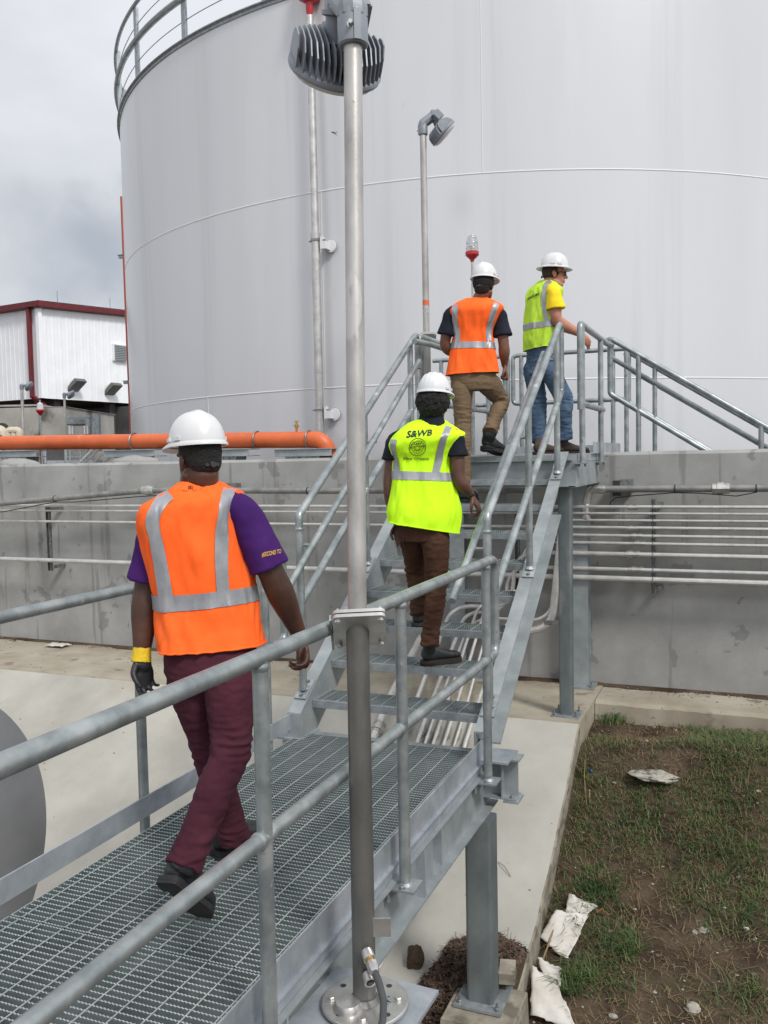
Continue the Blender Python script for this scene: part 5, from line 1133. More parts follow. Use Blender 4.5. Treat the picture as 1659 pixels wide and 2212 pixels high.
def person(sp):
    D = sp['depth']; fr = V((CR.x, CR.y, 0)).normalized()
    base = sp['root']; lab = sp['label']
    root = thing('person', lab, 'person', base)
    J = lambda k: atd(sp[k][0], sp[k][1], D+(sp[k][2] if len(sp[k]) > 2 else 0))
    P3 = lambda u, v, dd=0: atd(u, v, D+dd)
    px = F_PX/D                     # picture units per metre at the person
    vr = V(ray(sp['cu'], 1000)); vr.z = 0; vr.normalize(); camR = V((vr.y, -vr.x, 0))   # horizontal right across the line of sight
    def axes(yaw, tilt=0, side=0):
        F_ = (Matrix.Rotation(-R_(yaw), 3, 'Z') @ vr); Rt = V((F_.y, -F_.x, 0)); U = V((0, 0, 1))
        m1 = Matrix.Rotation(-R_(tilt), 3, Rt); F_ = m1 @ F_; U = m1 @ U
        m2 = Matrix.Rotation(R_(side), 3, F_); return m2 @ Rt, F_, m2 @ U
    g = sp.get('girth', 1.)
    # ---- torso surface from measured silhouettes: rows (v_left, u_left, v_right, u_right, depth offset)
    bR, bF, bU = axes(sp['yaw']); ph = R_(sp['yaw']); dk = sp.get('dk', .62)
    rows = sp['vest']; rc = []
    for (vl, ul, vr_, ur, dd) in rows:
        pl_, pr_ = P3(ul, vl, dd), P3(ur, vr_, dd); c = (pl_+pr_)/2; vis = (pr_-pl_).length/2; k_ = math.sqrt(math.cos(ph)**2+(dk*math.sin(ph))**2); tl = (pr_-pl_).normalized()
        rot = camR.rotation_difference(bR); rc.append((*c, vis/k_, (vl+vr_)/2, (pr_.z-pl_.z)/2))
    S = np.array(catmull(rc, 8)); ns_ = len(S); depth_prof = sp.get('dprof', None)
    vmap = S[:, 4]
    def s_of(u, v):       # rows may slope: correct by lateral position
        return float(np.interp(-v, -vmap, np.arange(ns_)))
    nexp = 2.5
    def surf(xf, s_, side=-1, off=0., infl=1., fold=True):
        i = min(max(s_, 0), ns_-1.001); a = int(i); t = i-a; r_ = S[a]*(1-t)+S[a+1]*t
        w_ = r_[3]*infl; fr_ = s_/(ns_-1); dd = min(w_*dk, .145*g)*1.0
        if fr_ > .86: dd = min(dd, max(.045, w_*.8))
        xf = max(-1, min(1, xf)); y = (1-abs(xf)**nexp)**(1/nexp); nrm = (bR*xf*.7+bF*y*side).normalized()
        fd = 0
        if fold:
            lo = max(0, 1-fr_*1.15); q = side*3
            fd = .026*lo*fn(xf*3.1+q, fr_*1.6, sp['seed'], 1)+.010*fn(xf*5+fr_*4, fr_*6+q, sp['seed']+3, 1)+.012*(abs(fn(xf*7-fr_*5, fr_*4, sp['seed']+7, 1))-.2)*(.4+lo)+.004*fn(xf*16-fr_*9, fr_*9, sp['seed']+9, 1)
            fd = max(-.006, fd*min(1, (1-fr_)*6))
        c = V(r_[:3])+V((0, 0, r_[5]*xf))
        return c+bR*(w_*xf)+bF*(dd*y*side)+nrm*(off+fd)
    # vest sheet
    na = 112; mb = MB(); st = np.linspace(0, ns_-1, ns_*2)
    angs = [2*math.pi*j/na for j in range(na)]
    def ax2(a): return (math.copysign(abs(math.sin(a))**(2/nexp), math.sin(a)), -1 if math.cos(a) > 0 else 1)
    vs = [surf(*([ax2(a)[0], s_, ax2(a)[1]])) for s_ in st for a in angs]
    fs = [(i*na+j, i*na+(j+1) % na, (i+1)*na+(j+1) % na, (i+1)*na+j) for i in range(len(st)-1) for j in range(na)]
    mb.add(vs, fs); ve = obj('safety_vest', mb, sp['vestmat'], root, 180); md = ve.modifiers.new('cloth', 'SOLIDIFY'); md.thickness = .004; md.offset = -1
    # hem piping
    mb = MB(); hp = [surf(*([ax2(a)[0], 0, ax2(a)[1]])) for a in angs]; mb.tube(hp+[hp[0]], .0045, 6); obj('hem', mb, sp['vestmat'], ve, 60)
    uw = lambda s_: (float(np.interp(s_, range(ns_), S[:, 3])))
    def xf_of(u, v):
        s_ = s_of(u, v); i = min(max(s_, 0), ns_-1.001); a = int(i); t = i-a; r_ = S[a]*(1-t)+S[a+1]*t
        # solve lateral fraction so that the surface point lands at picture column u
        lo, hi = -1., 1.
        for _ in range(26):
            mid = (lo+hi)/2; p = surf(mid, s_, -1, fold=False)-EYE; uu = IMG_W/2+F_PX*p.dot(CR)/p.dot(CF)
            if uu < u: lo = mid
            else: hi = mid
        return (lo+hi)/2, s_
    def band(path, wpx, name='reflective_band', m=None, off=.0045):
        """path of (u, v) on the back; width in picture units, measured across"""
        C = catmull(path, 8); mb = MB(); vs = []; prev = None
        for i, c in enumerate(C):
            d = (C[min(i+1, len(C)-1)]-C[max(i-1, 0)]); d = d/np.hypot(*d); nrm = np.array([-d[1], d[0]])
            row = []
            for k in range(5):
                q = c+nrm*wpx*(k/4-.5); x, s_ = xf_of(q[0], q[1]); row.append(surf(x, s_, -1, off))
            vs += row
        L = len(C); mb.add(vs, [(i*5+k, i*5+k+1, (i+1)*5+k+1, (i+1)*5+k) for i in range(L-1) for k in range(4)]); return obj(name, mb, m or M['tape'], ve, 180)
    for path, wp in sp['bands']: band(path, wp)
    # waist band all round
    for (va, vb_, slope) in sp.get('waist', []):
        mb = MB(); vs = []
        for a in angs:
            x, sd_ = ax2(a)
            for k in range(4):
                v = va+(vb_-va)*k/3+slope*x*(-1 if False else 1); vs.append(surf(x, s_of(0, v), sd_, .0042))
        mb.add(vs, [(j*4+k, j*4+k+1, ((j+1) % na)*4+k+1, ((j+1) % na)*4+k) for j in range(na) for k in range(3)]); obj('reflective_band', mb, M['tape'], ve, 180)
    # front bands mirrored
    for x0 in (-.5, .5):
        mb = MB(); s1, s0 = ns_*.93, s_of(0, sp['waist'][0][0]) if sp.get('waist') else ns_*.4; vs = []
        for i in range(20):
            s_ = s0+(s1-s0)*i/19
            for k in range(3): vs.append(surf(x0+(k-1)*.14, s_, 1, .0045))
        mb.add(vs, [(i*3+k, i*3+k+1, (i+1)*3+k+1, (i+1)*3+k) for i in range(19) for k in range(2)]); obj('reflective_band', mb, M['tape'], ve, 180)
    mb = MB(); vs = []
    for i in range(24):
        for k in (-1, 1): vs.append(surf(k*.015, ns_*.97*i/23, 1, .004))
    mb.add(vs, [(2*i, 2*i+1, 2*i+3, 2*i+2) for i in range(23)]); obj('zip', mb, M['ink'], ve, 180)
    def lettering(text, u, v, h, wfac=1.0, rot=0, shear=0, bold=0, m=None, name='lettering', arc=None):
        cu = bpy.data.curves.new('t', 'FONT'); cu.body = text; cu.size = 1; cu.align_x = 'CENTER'; cu.shear = shear; cu.offset = bold; cu.fill_mode = 'BOTH' if False else 'FRONT'; cu.resolution_u = 3
        to = bpy.data.objects.new('t', cu); sc.collection.objects.link(to); dg = bpy.context.evaluated_depsgraph_get(); dg.update(); me = bpy.data.meshes.new_from_object(to.evaluated_get(dg)); bpy.data.objects.remove(to)
        bmt = bmesh.new(); bmt.from_mesh(me); bmesh.ops.triangulate(bmt, faces=bmt.faces)
        for _ in range(3): bmesh.ops.subdivide_edges(bmt, edges=[e for e in bmt.edges if e.calc_length() > .16], cuts=1); bmesh.ops.triangulate(bmt, faces=bmt.faces)
        bmt.to_mesh(me); bmt.free()
        mb = MB(); cr_, sr_ = math.cos(R_(rot)), math.sin(R_(rot)); vs = []
        for q in me.vertices:
            x, y = q.co.x*h*1.38*wfac, q.co.y*h*1.38; x, y = x*cr_-y*sr_, x*sr_+y*cr_
            if arc:
                a = arc[1]+x/arc[0]; rr_ = arc[0]+y; x, y = rr_*math.sin(a), rr_*math.cos(a)
            xx, s_ = xf_of(u+x, v-y); vs.append(surf(xx, s_, -1, .0055))
        mb.add(vs, [tuple(f.vertices) for f in me.polygons]); return obj(name, mb, m or M['ink'], ve, 0)
    for t in sp.get('text', []): lettering(**t)
    def ringmark(u, v, r, wd):
        mb = MB(); vs = []
        for j in range(40):
            a = 2*math.pi*j/40
            for q in (r-wd, r): x, s_ = xf_of(u+q*math.cos(a), v+q*1.08*math.sin(a)); vs.append(surf(x, s_, -1, .0038))
        mb.add(vs, [(2*j, 2*j+1, (2*j+3) % 80, (2*j+2) % 80) for j in range(40)]); obj('emblem', mb, M['ink'], ve, 0)
    for t in sp.get('rings', []): ringmark(*t)
    def strokes(lst, name='emblem'):
        mb = MB()
        for (u0, v0, u1, v1, wd) in lst:
            d = np.array([u1-u0, v1-v0], float); L = np.hypot(*d); nrm = np.array([-d[1], d[0]])/L*wd/2; vs = []
            for q in ((u0+nrm[0], v0+nrm[1]), (u0-nrm[0], v0-nrm[1]), (u1-nrm[0], v1-nrm[1]), (u1+nrm[0], v1+nrm[1])): x, s_ = xf_of(*q); vs.append(surf(x, s_, -1, .0038))
            mb.add(vs, [(0, 1, 2, 3)])
        obj(name, mb, M['ink'], ve, 0)
    if sp.get('strokes'): strokes(sp['strokes'])
    # ---- inner bodies
    def torso(infl, s0=0., s1=1., extra=0):
        mb = MB(); rings = []
        for s_ in np.linspace((ns_-1)*s0, (ns_-1)*s1, 22):
            rings.append([surf(ax2(a)[0], s_, ax2(a)[1], -extra, infl, False) for a in angs[::3]])
        return mb.loft(rings)
    SL, SR, EL, ER, WL, WR = [J(k) for k in ('shL', 'shR', 'elL', 'elR', 'wrL', 'wrR')]
    HL, HR, KL, KR, AL, AR = [J(k) for k in ('hipL', 'hipR', 'knL', 'knR', 'anL', 'anR')]
    hc = J('head'); nb = J('neck'); hR, hF, hU = axes(*sp['headrot'])
    a = sp.get('arm', 1.); lg = sp.get('leg', 1.); hs = sp.get('hs', 1.)
    H = lambda x, y, z: hc+(hR*x+hF*y+hU*z)*hs
    parts = [ell(H(0, -.008, .03), hR*.076*hs, hF*.098*hs, hU*.10*hs), ell(H(0, .032, -.04), hR*.059*hs, hF*.066*hs, hU*.078*hs), ell(H(0, .062, -.098), hR*.034*hs, hF*.030*hs, hU*.026*hs),
             limb([H(-.055, .0, -.075), H(-.03, .055, -.1)], [.022*hs, .018*hs]), limb([H(.055, .0, -.075), H(.03, .055, -.1)], [.022*hs, .018*hs]),
             limb([H(0, .092, .012), H(0, .108, -.012), H(0, .116, -.033)], [.009*hs, .011*hs, .014*hs]), ell(H(0, .093, -.062), hR*.025*hs, hF*.013*hs, hU*.007*hs), ell(H(0, .091, -.074), hR*.021*hs, hF*.013*hs, hU*.007*hs),
             limb([H(-.045, .078, .018), H(0, .094, .016), H(.045, .078, .018)], [.009*hs, .011*hs, .009*hs]),
             limb([H(0, -.02, -.03), H(0, -.028, -.085), nb, nb-bU*.08], [.060*hs*sp.get('nk', 1), .055*hs*sp.get('nk', 1), .062*hs*sp.get('nk', 1), .08*hs])]
    for s_ in (-1, 1):
        parts += [ell(H(.078*s_, -.004, -.022), hR*.007*hs, hF*.018*hs, hU*.032*hs), ell(H(.082*s_, -.012, -.012), (hR+hF*-.3*s_)*.005*hs, hF*.019*hs, hU*.025*hs)]
    parts.append(torso(.80, .02, .93, .012))
    for S_, E_, W_, kk in ((SL, EL, WL, 'L'), (SR, ER, WR, 'R')):
        f1 = S_.lerp(E_, .45); f2 = E_.lerp(W_, .28); f3 = E_.lerp(W_, .7)
        parts.append(limb([S_, f1, E_.lerp(S_, .12), f2, f3, W_], [.046*a, .050*a, .045*a, .048*a, .036*a, .027*a], k=6))
        hh = sp['hand'+kk]; hd = (P3(*hh['to'])-W_) if 'to' in hh else hh['dir']
        if not hh.get('glove'): parts += hand(W_+hd.normalized()*.01, hd, hh['pn'](camR, vr), hh['side'], hh.get('s', 1.)*a**.3, hh.get('curl', .5), hh.get('th', .5))
        else:
            W0 = W_
            blob('glove', hand(W0+hd.normalized()*.012, hd, hh['pn'](camR, vr), hh['side'], hh.get('s', 1.08), hh.get('curl', .5), hh.get('th', .5))+[limb([W0-hd.normalized()*.01, W0+hd.normalized()*.04], [.033, .036])], .0045, M['shoeb'], root, 4)
            t_ = (E_-W0).normalized(); mb = MB(); mb.tube([W0-t_*.03, W0, W0+t_*.03, W0+t_*.055], [.041, .038, .036, .037], 20); blob('glove_cuff', [mb], .004, mat('yellow_knit', (.72, .50, .02), .9, 0, (.60, .42, .02), 30, bump=.4, bscale=120), root, 3)
    for Hh, K_, A_ in ((HL, KL, AL), (HR, KR, AR)):
        parts.append(limb([Hh, Hh.lerp(K_, .5), K_, K_.lerp(A_, .3), A_], [.07*lg, .062*lg, .045*lg, .045*lg, .032*lg], k=5))
    vox = sp.get('vox', .005)
    blob('body', parts, vox, sp['skin'], root, 5, lambda c: .0008*fn(c.x, c.y, c.z, 40))
    # eyes
    for s_ in (-1, 1):
        mb = ell(H(.030*s_, .083, -.004), hR*.012*hs, hF*.010*hs, hU*.008*hs, 10, 6); e = obj('eye', mb, M['eye'], root, 180)
        mb = ell(H(.030*s_, .0915, -.004), hR*.0045*hs, hF*.003*hs, hU*.0045*hs, 8, 5); obj('iris', mb, M['ink'], e, 180)
    # hair
    hp_ = sp['hair']
    if hp_ == 'short': hh = [ell(H(0, -.022, .022), hR*.083*hs, hF*.095*hs, hU*.105*hs), ell(H(0, -.05, -.02), hR*.070*hs, hF*.062*hs, hU*.062*hs)]; dz = lambda c: .0015*fn(c.x, c.y, c.z, 120)
    elif hp_ == 'curly': hh = [ell(H(0, -.026, -.012), hR*.114*hs, hF*.112*hs, hU*.10*hs), ell(H(0, -.055, -.052), hR*.088*hs, hF*.075*hs, hU*.066*hs)]; dz = lambda c: .010*fn(c.x, c.y, c.z, 45)+.006*fn(c.x, c.y, c.z, 110)
    elif hp_ == 'medium': hh = [ell(H(0, -.02, .01), hR*.093*hs, hF*.104*hs, hU*.095*hs), ell(H(0, -.05, -.045), hR*.068*hs, hF*.062*hs, hU*.068*hs)]; dz = lambda c: .003*fn(c.x, c.y, c.z, 60)+.003*fn(c.x, c.y, c.z, 140)
    else: hh = [ell(H(0, -.02, .022), hR*.081*hs, hF*.095*hs, hU*.104*hs), ell(H(0, -.045, -.012), hR*.068*hs, hF*.062*hs, hU*.048*hs)]; dz = lambda c: .001*fn(c.x, c.y, c.z, 120)
    blob('hair', hh, .0045, sp.get('hairmat', M['hair']), root, 3, dz)
    # hard hat
    ho = H(*sp.get('hatoff', (0, .0, .045))); hx, hy, hz = hR*hs, hF*hs, hU*hs; aw, al_, ah = .110, .129, .136; mb = MB(); rings = []; nA = 64
    for i in range(19):
        t = (i/18)*math.pi/2*.995; rr_ = math.cos(t)**.82; zz_ = math.sin(t)
        ring = []
        for j in range(nA):
            q = 2*math.pi*j/nA; x, y = math.cos(q), math.sin(q); rid = 0
            if sp.get('ribs'):
                for w0 in (-.42, -.14, .14, .42): rid += .005*math.exp(-(((x*rr_)-w0)/.045)**2)*(.3+.7*math.sin(min(1.57, t*1.6)))
            else: rid = .005*math.exp(-((x*rr_)/.10)**2)*math.sin(t)*(1 if rr_ < .95 else 0)
            k = 1+rid/.12; ring.append(ho+hx*(aw*x*rr_*k)+hy*(al_*y*rr_*k)+hz*(ah*zz_*k))
        rings.append(ring)
    mb.loft([[p-hz*.002 for p in rings[0]]]+rings); hat = obj('hard_hat', mb, M['hat'], root, 60)
    mb = MB(); full = sp.get('brim') == 'full'; r0, r1, r2, r3 = [], [], [], []
    for j in range(nA):
        q = 2*math.pi*j/nA; x, y = math.cos(q), math.sin(q)
        e = .029+.007*abs(y) if full else (.009+.036*max(0, y)**1.6)
        dr_ = -.010 if full else -.004-.012*max(0, y)**2
        r0.append(ho+hx*(aw-.004)*x+hy*(al_-.004)*y-hz*.006); r1.append(ho+hx*(aw+.001)*x+hy*(al_+.001)*y+hz*.010)
        r2.append(ho+hx*(aw+e)*x+hy*(al_+e)*y+hz*(dr_+.003)); r3.append(ho+hx*(aw+e)*x+hy*(al_+e)*y+hz*(dr_-.004))
    mb.loft([r0, r1, r2, r3, r0], False); obj('brim', mb, M['hat'], hat, 50)
    for s_ in (-1, 1):
        for y in (-.25, .25):
            q = math.atan2(y, s_); x_, y_ = math.cos(q), math.sin(q); n3 = (hR*x_+hF*y_).normalized(); c = ho+hx*(aw+.001)*x_+hy*(al_+.001)*y_+hz*.022
            mb = MB(); mb.obox(c, n3*.005, n3.cross(hU)*.018, hU*.007); obj('slot', mb, M['hat'], hat, 20)
    mb = MB(); mb.obox(H(0, -.105*1.0, -.035), hR*.03*hs, hF*.003, hU*.006*hs); mb.lathe(H(0, -.108, -.036), [(.012, 0), (.012, .007), (.010, .009)], 14, -hF); obj('ratchet_strap', mb, M['dark'], root, 40)
    # ---- shirt
    sh = [torso(.93, .04, .97, .012)]
    for S_, E_, kk in ((SL, EL, 'L'), (SR, ER, 'R')):
        se = S_.lerp(E_, sp.get('sleeve', .62)); inn = S_.lerp(nb-bU*.04, .35)
        sh.append(limb([inn, S_, S_.lerp(se, .5)], [.060*a, .056*a, .062*a], k=4)); mb = MB(); d = (se-S_).normalized()
        mb.tube([S_, S_.lerp(se, .4), se], [.055*a, .064*a, .071*a*sp.get('slw', 1)], 20); sh.append(mb)
    if sp.get('collar'): mb = MB(); mb.tube([nb-bU*.05, nb+bU*.005, nb+bU*.035], [.10, .078, .070], 20); sh.append(mb)
    blob('shirt', sh, .007, sp['shirtmat'], root, 4, lambda c: .005*fn(c.x, c.y, c.z, 9)+.003*fn(c.x, c.y, c.z, 24))
    for t in sp.get('sleevetext', []): t(root, P3, sp)
    # ---- trousers
    tr_ = []; pc = (HL+HR)/2
    mb = MB(); wr_ = float((HR-HL).length/2)
    topc = V(S[int(ns_*.12)][:3]); rr0 = []
    hemc = V(S[0][:3]); dmax = min(S[0][3]*dk, .145*g)*.93; wmax = S[0][3]*.93
    for (c, w_, d_) in ((hemc+bU*.02, min(wmax, wr_+.075*lg), min(dmax, .125*lg)), (hemc.lerp(pc, .3) if hemc.z > pc.z else pc+bU*.0, min(wmax, wr_+.088*lg), min(dmax, .130*lg)), (pc-bU*.02, wr_+.085*lg, min(dmax*1.05, .130*lg)), (pc-bU*.08, wr_+.07*lg, .110*lg)):
        rr0.append([c+bR*(w_*math.cos(q))+bF*(d_*math.sin(q)) for q in [2*math.pi*j/28 for j in range(28)]])
    mb.loft(rr0); tr_.append(mb); tw = sp.get('tw', 1.)
    for Hh, K_, A_ in ((HL, KL, AL), (HR, KR, AR)):
        up1 = Hh.lerp(K_, .45)-bF*.005; sh2 = K_.lerp(A_, .35)-bF*.012
        tr_.append(limb([Hh-bU*.03, Hh.lerp(K_, .22), up1, K_, sh2, K_.lerp(A_, .75), A_.lerp(K_, .06)], [.092*lg, .100*lg, .090*lg, .072*lg*tw, .069*lg*tw, .060*lg*tw, .059*lg*tw], k=5, n=22))
        mb = MB(); mb.tube([A_.lerp(K_, .25), A_.lerp(K_, .10), A_-(K_-A_).normalized()*.028], [.060*lg*tw, .063*lg*tw, .066*lg*tw], 22); tr_.append(mb)
    def tdisp(c):
        o_ = .005*fn(c.x, c.y, c.z, 7)+.005*(abs(fn(c.x*.7+c.z*.5, c.y, c.z*2.2, 13))-.22)+.002*fn(c.x, c.y, c.z*2, 30)
        for K_, A_ in ((KL, AL), (KR, AR)):
            for Q, r_, am in ((K_, .15, .017), (A_, .13, .018), (K_.lerp(A_, .5), .16, .006)):
                d = (c-Q).length
                if d < r_: k = (1-d/r_); o_ += am*k*(1.5*(.30-abs(fn(c.x*1.5+c.z*.6, c.y*1.5, c.z*4.2, 7)))+.8*fn(c.x*1.2+c.z, c.y, c.z*3, 15))
        return o_
    blob('trousers', tr_, .006, sp['pantmat'], root, 4, tdisp)
    # ---- shoes
    for kk, A_ in (('L', AL), ('R', AR)):
        f = sp['foot'+kk]; he, to = P3(*f['heel']) if not isinstance(f['heel'], Vector) else f['heel'], P3(*f['toe']) if not isinstance(f['toe'], Vector) else f['toe']
        fd = (to-he); L = fd.length; fd.normalize(); up_ = f.get('up', V((0, 0, 1))); up_ = (up_-fd*up_.dot(fd)).normalized(); sd_ = fd.cross(up_); Lf = .295*hs*sp.get('fs', 1); toe = he+fd*Lf
        Q = lambda x, y, z: he+fd*x+sd_*y+up_*z
        sw = sp.get('sw', 1.)
        def ring(x, w_, z0, z1, n=20):
            w_ *= sw; z1 *= sw; return [Q(x, w_*math.copysign(abs(math.cos(q))**.8, math.cos(q)), (z0+z1)/2+(z1-z0)/2*math.copysign(abs(math.sin(q))**.8, math.sin(q))) for q in [2*math.pi*j/n for j in range(n)]]
        up = MB().loft([ring(.006, .020, .035, .075), ring(.02, .034, .014, .10), ring(.06, .038, .012, .115), ring(.11, .038, .012, .10), ring(.16, .043, .012, .078), ring(.21, .048, .012, .064), ring(.25, .046, .012, .056), ring(.28, .034, .014, .046), ring(Lf, .014, .018, .034)])
        anp = Q(.055, 0, .07); hi = f.get('boot', .04); col = limb([anp, anp.lerp(A_, .6) if hi > .06 else Q(.055, 0, .105)+(A_-Q(.055, 0, .105)).normalized()*hi], [.040*sw, .042*sw if hi < .06 else .050*sw], k=3)
        o = blob('shoe', [up, col], .0045, f.get('mat', sp.get('shoemat', M['shoeb'])), root, 3, lambda c: .0012*fn(c.x, c.y, c.z, 40))
        mb = MB(); prof_ = [(x, w_*sw) for x, w_ in [(.0, .022), (.012, .036), (.06, .040), (.12, .036), (.17, .045), (.215, .051), (.255, .048), (.285, .034), (Lf+.004, .018)]]
        prof_ = [tuple(q) for q in catmull(prof_, 4)]; outl = [(x, w_) for x, w_ in prof_]+[(x, -w_) for x, w_ in prof_[::-1]]
        mb.loft([[Q(x, y, z) for x, y in outl] for z in (-.014 if f.get('thick') else -.002, .018)])
        mb.loft([[Q(x, y, z) for x, y in [(q[0], q[1]) for q in outl if q[0] <= .075]+[]] for z in (-.022 if f.get('thick') else -.012, .0)]); obj('sole', mb, f.get('sole', sp.get('solemat', M['sole'])), o, 40)
    for fnx in sp.get('extra', []): fnx(root, P3, H, hR, hF, hU, hs, dict(WL=WL, WR=WR, EL=EL, ER=ER, SL=SL, SR=SR), camR, vr)
    return root

SK1 = skinmat('dark_brown_skin', (.055, .024, .016), (.085, .038, .024)); SK2 = skinmat('deep_brown_skin', (.075, .033, .022), (.11, .05, .033))
SK3 = skinmat('brown_skin', (.14, .062, .04), (.18, .085, .055)); SK4 = skinmat('ruddy_fair_skin', (.40, .17, .11), (.47, .22, .15))
ORG = cloth('orange_mesh_fabric', (1.0, .125, .018), (1.0, .165, .03), 700, .25); LIM = cloth('lime_mesh_fabric', (.60, 1.0, .02), (.54, .97, .015), 700, .25); LIM2 = cloth('pale_lime_fabric', (.44, .70, .05), (.52, .77, .07), 700, .2)
g0_ = V((0, 0, 1))
# ---- 1: orange vest, maroon trousers, on the walkway
def sleeve_text(root, P3, sp):
    cu = bpy.data.curves.new('t', 'FONT'); cu.body = '#SECOND TO'; cu.size = 1; cu.offset = .02; to = bpy.data.objects.new('t', cu); sc.collection.objects.link(to); dg = bpy.context.evaluated_depsgraph_get(); dg.update(); me = bpy.data.meshes.new_from_object(to.evaluated_get(dg)); bpy.data.objects.remove(to)
    sh = [c for c in root.children if c.name.startswith('shirt')][0]; off = root_off(sh); mb = MB(); vs = []
    for q in me.vertices:
        u, v = 566+q.co.x*6.6, 1203-q.co.y*13-q.co.x*1.35; r_ = ray(u, v).normalized(); o_ = EYE+r_*2.2
        ok, loc, nrm, ix = sh.ray_cast(o_-off, r_)
        vs.append((loc+off-r_*.003) if ok else P3(u, v, -.2))
    fs = [tuple(f.vertices) for f in me.polygons if all((V(vs[i])-EYE).length > 0 and sh.ray_cast(EYE+ray(566+me.vertices[i].co.x*6.6, 1203-me.vertices[i].co.y*13-me.vertices[i].co.x*1.35).normalized()*2.2-off, ray(566+me.vertices[i].co.x*6.6, 1203-me.vertices[i].co.y*13-me.vertices[i].co.x*1.35).normalized())[0] for i in f.vertices)]
    mb.add(vs, fs); obj('lettering', mb, mat('gold_print', (.62, .36, .05), .7), sh, 0)
p1 = dict(depth=3.58, root=(-2.1, 2.95, ZG), cu=430, yaw=-8, seed=3, label='person in orange vest, purple shirt and maroon trousers walking up the walkway, nearest the viewer', vestmat=ORG, skin=SK1,
    shirtmat=cloth('purple_jersey', (.040, .010, .092), (.058, .014, .125), 500, .15), pantmat=cloth('maroon_twill', (.050, .012, .022), (.075, .02, .032), 600, .2, wr=(.5, 8, (1, 1, 1.5), .010)),
    vest=[(1396, 343, 1390, 574, 0), (1345, 340, 1342, 560, 0), (1300, 338, 1292, 552, 0), (1240, 326, 1235, 545, -.01), (1180, 310, 1175, 533, -.02), (1128, 301, 1120, 521, -.03), (1095, 308, 1080, 524, -.03), (1075, 335, 1062, 522, -.02), (1058, 362, 1050, 495, -.01), (1046, 380, 1043, 482, 0), (1037, 396, 1037, 466, .01)],
    bands=[([(366, 1302), (356, 1250), (344, 1190), (332, 1130), (336, 1098), (352, 1072), (368, 1060)], 27), ([(484, 1296), (480, 1240), (478, 1180), (482, 1110), (494, 1058)], 27)], waist=[(1271, 1304, -3)],
    text=[dict(text='|S|', u=412, v=1053, h=6.5, wfac=1.2, bold=.02)], strokes=[(393, 1055, 406, 1057, .8), (417, 1057, 436, 1055, .8)],
    shL=(340, 1122, .0), shR=(530, 1112, -.02), elL=(317, 1280, .02), elR=(592, 1250, .0), wrL=(306, 1414, -.02), wrR=(645, 1368, .10),
    hipL=(408, 1428, .03), hipR=(498, 1428, -.02), knL=(450, 1610, .12), knR=(497, 1625, -.10), anL=(503, 1800, .28), anR=(402, 1858, -.30),
    head=(428, 989, .0), neck=(428, 1034, .01), headrot=(-30, 4, 0), hs=1.0, nk=1.12, hair='short', hatoff=(0, .0, .052), arm=1.2, leg=1.08, sleeve=.84, tw=.98, fs=1.05, sw=1.28, vox=.0045,
    handL=dict(to=(313, 1490, -.02), pn=lambda R, F: R*.5-F*.7, side=1, curl=.55, glove=True, s=1.12), handR=dict(to=(658, 1428, .06), pn=lambda R, F: -R*.8-F*.3, side=-1, curl=.75, s=1.08),
    footL=dict(heel=V((-2.165, 3.20, ZG+.015)), toe=V((-2.05, 3.49, ZG+.015))), footR=dict(heel=(358, 1900, -.38), toe=(440, 1978, -.21), up=V((-.1, .6, .8)), boot=.09), sleevetext=[sleeve_text])
person(p1)
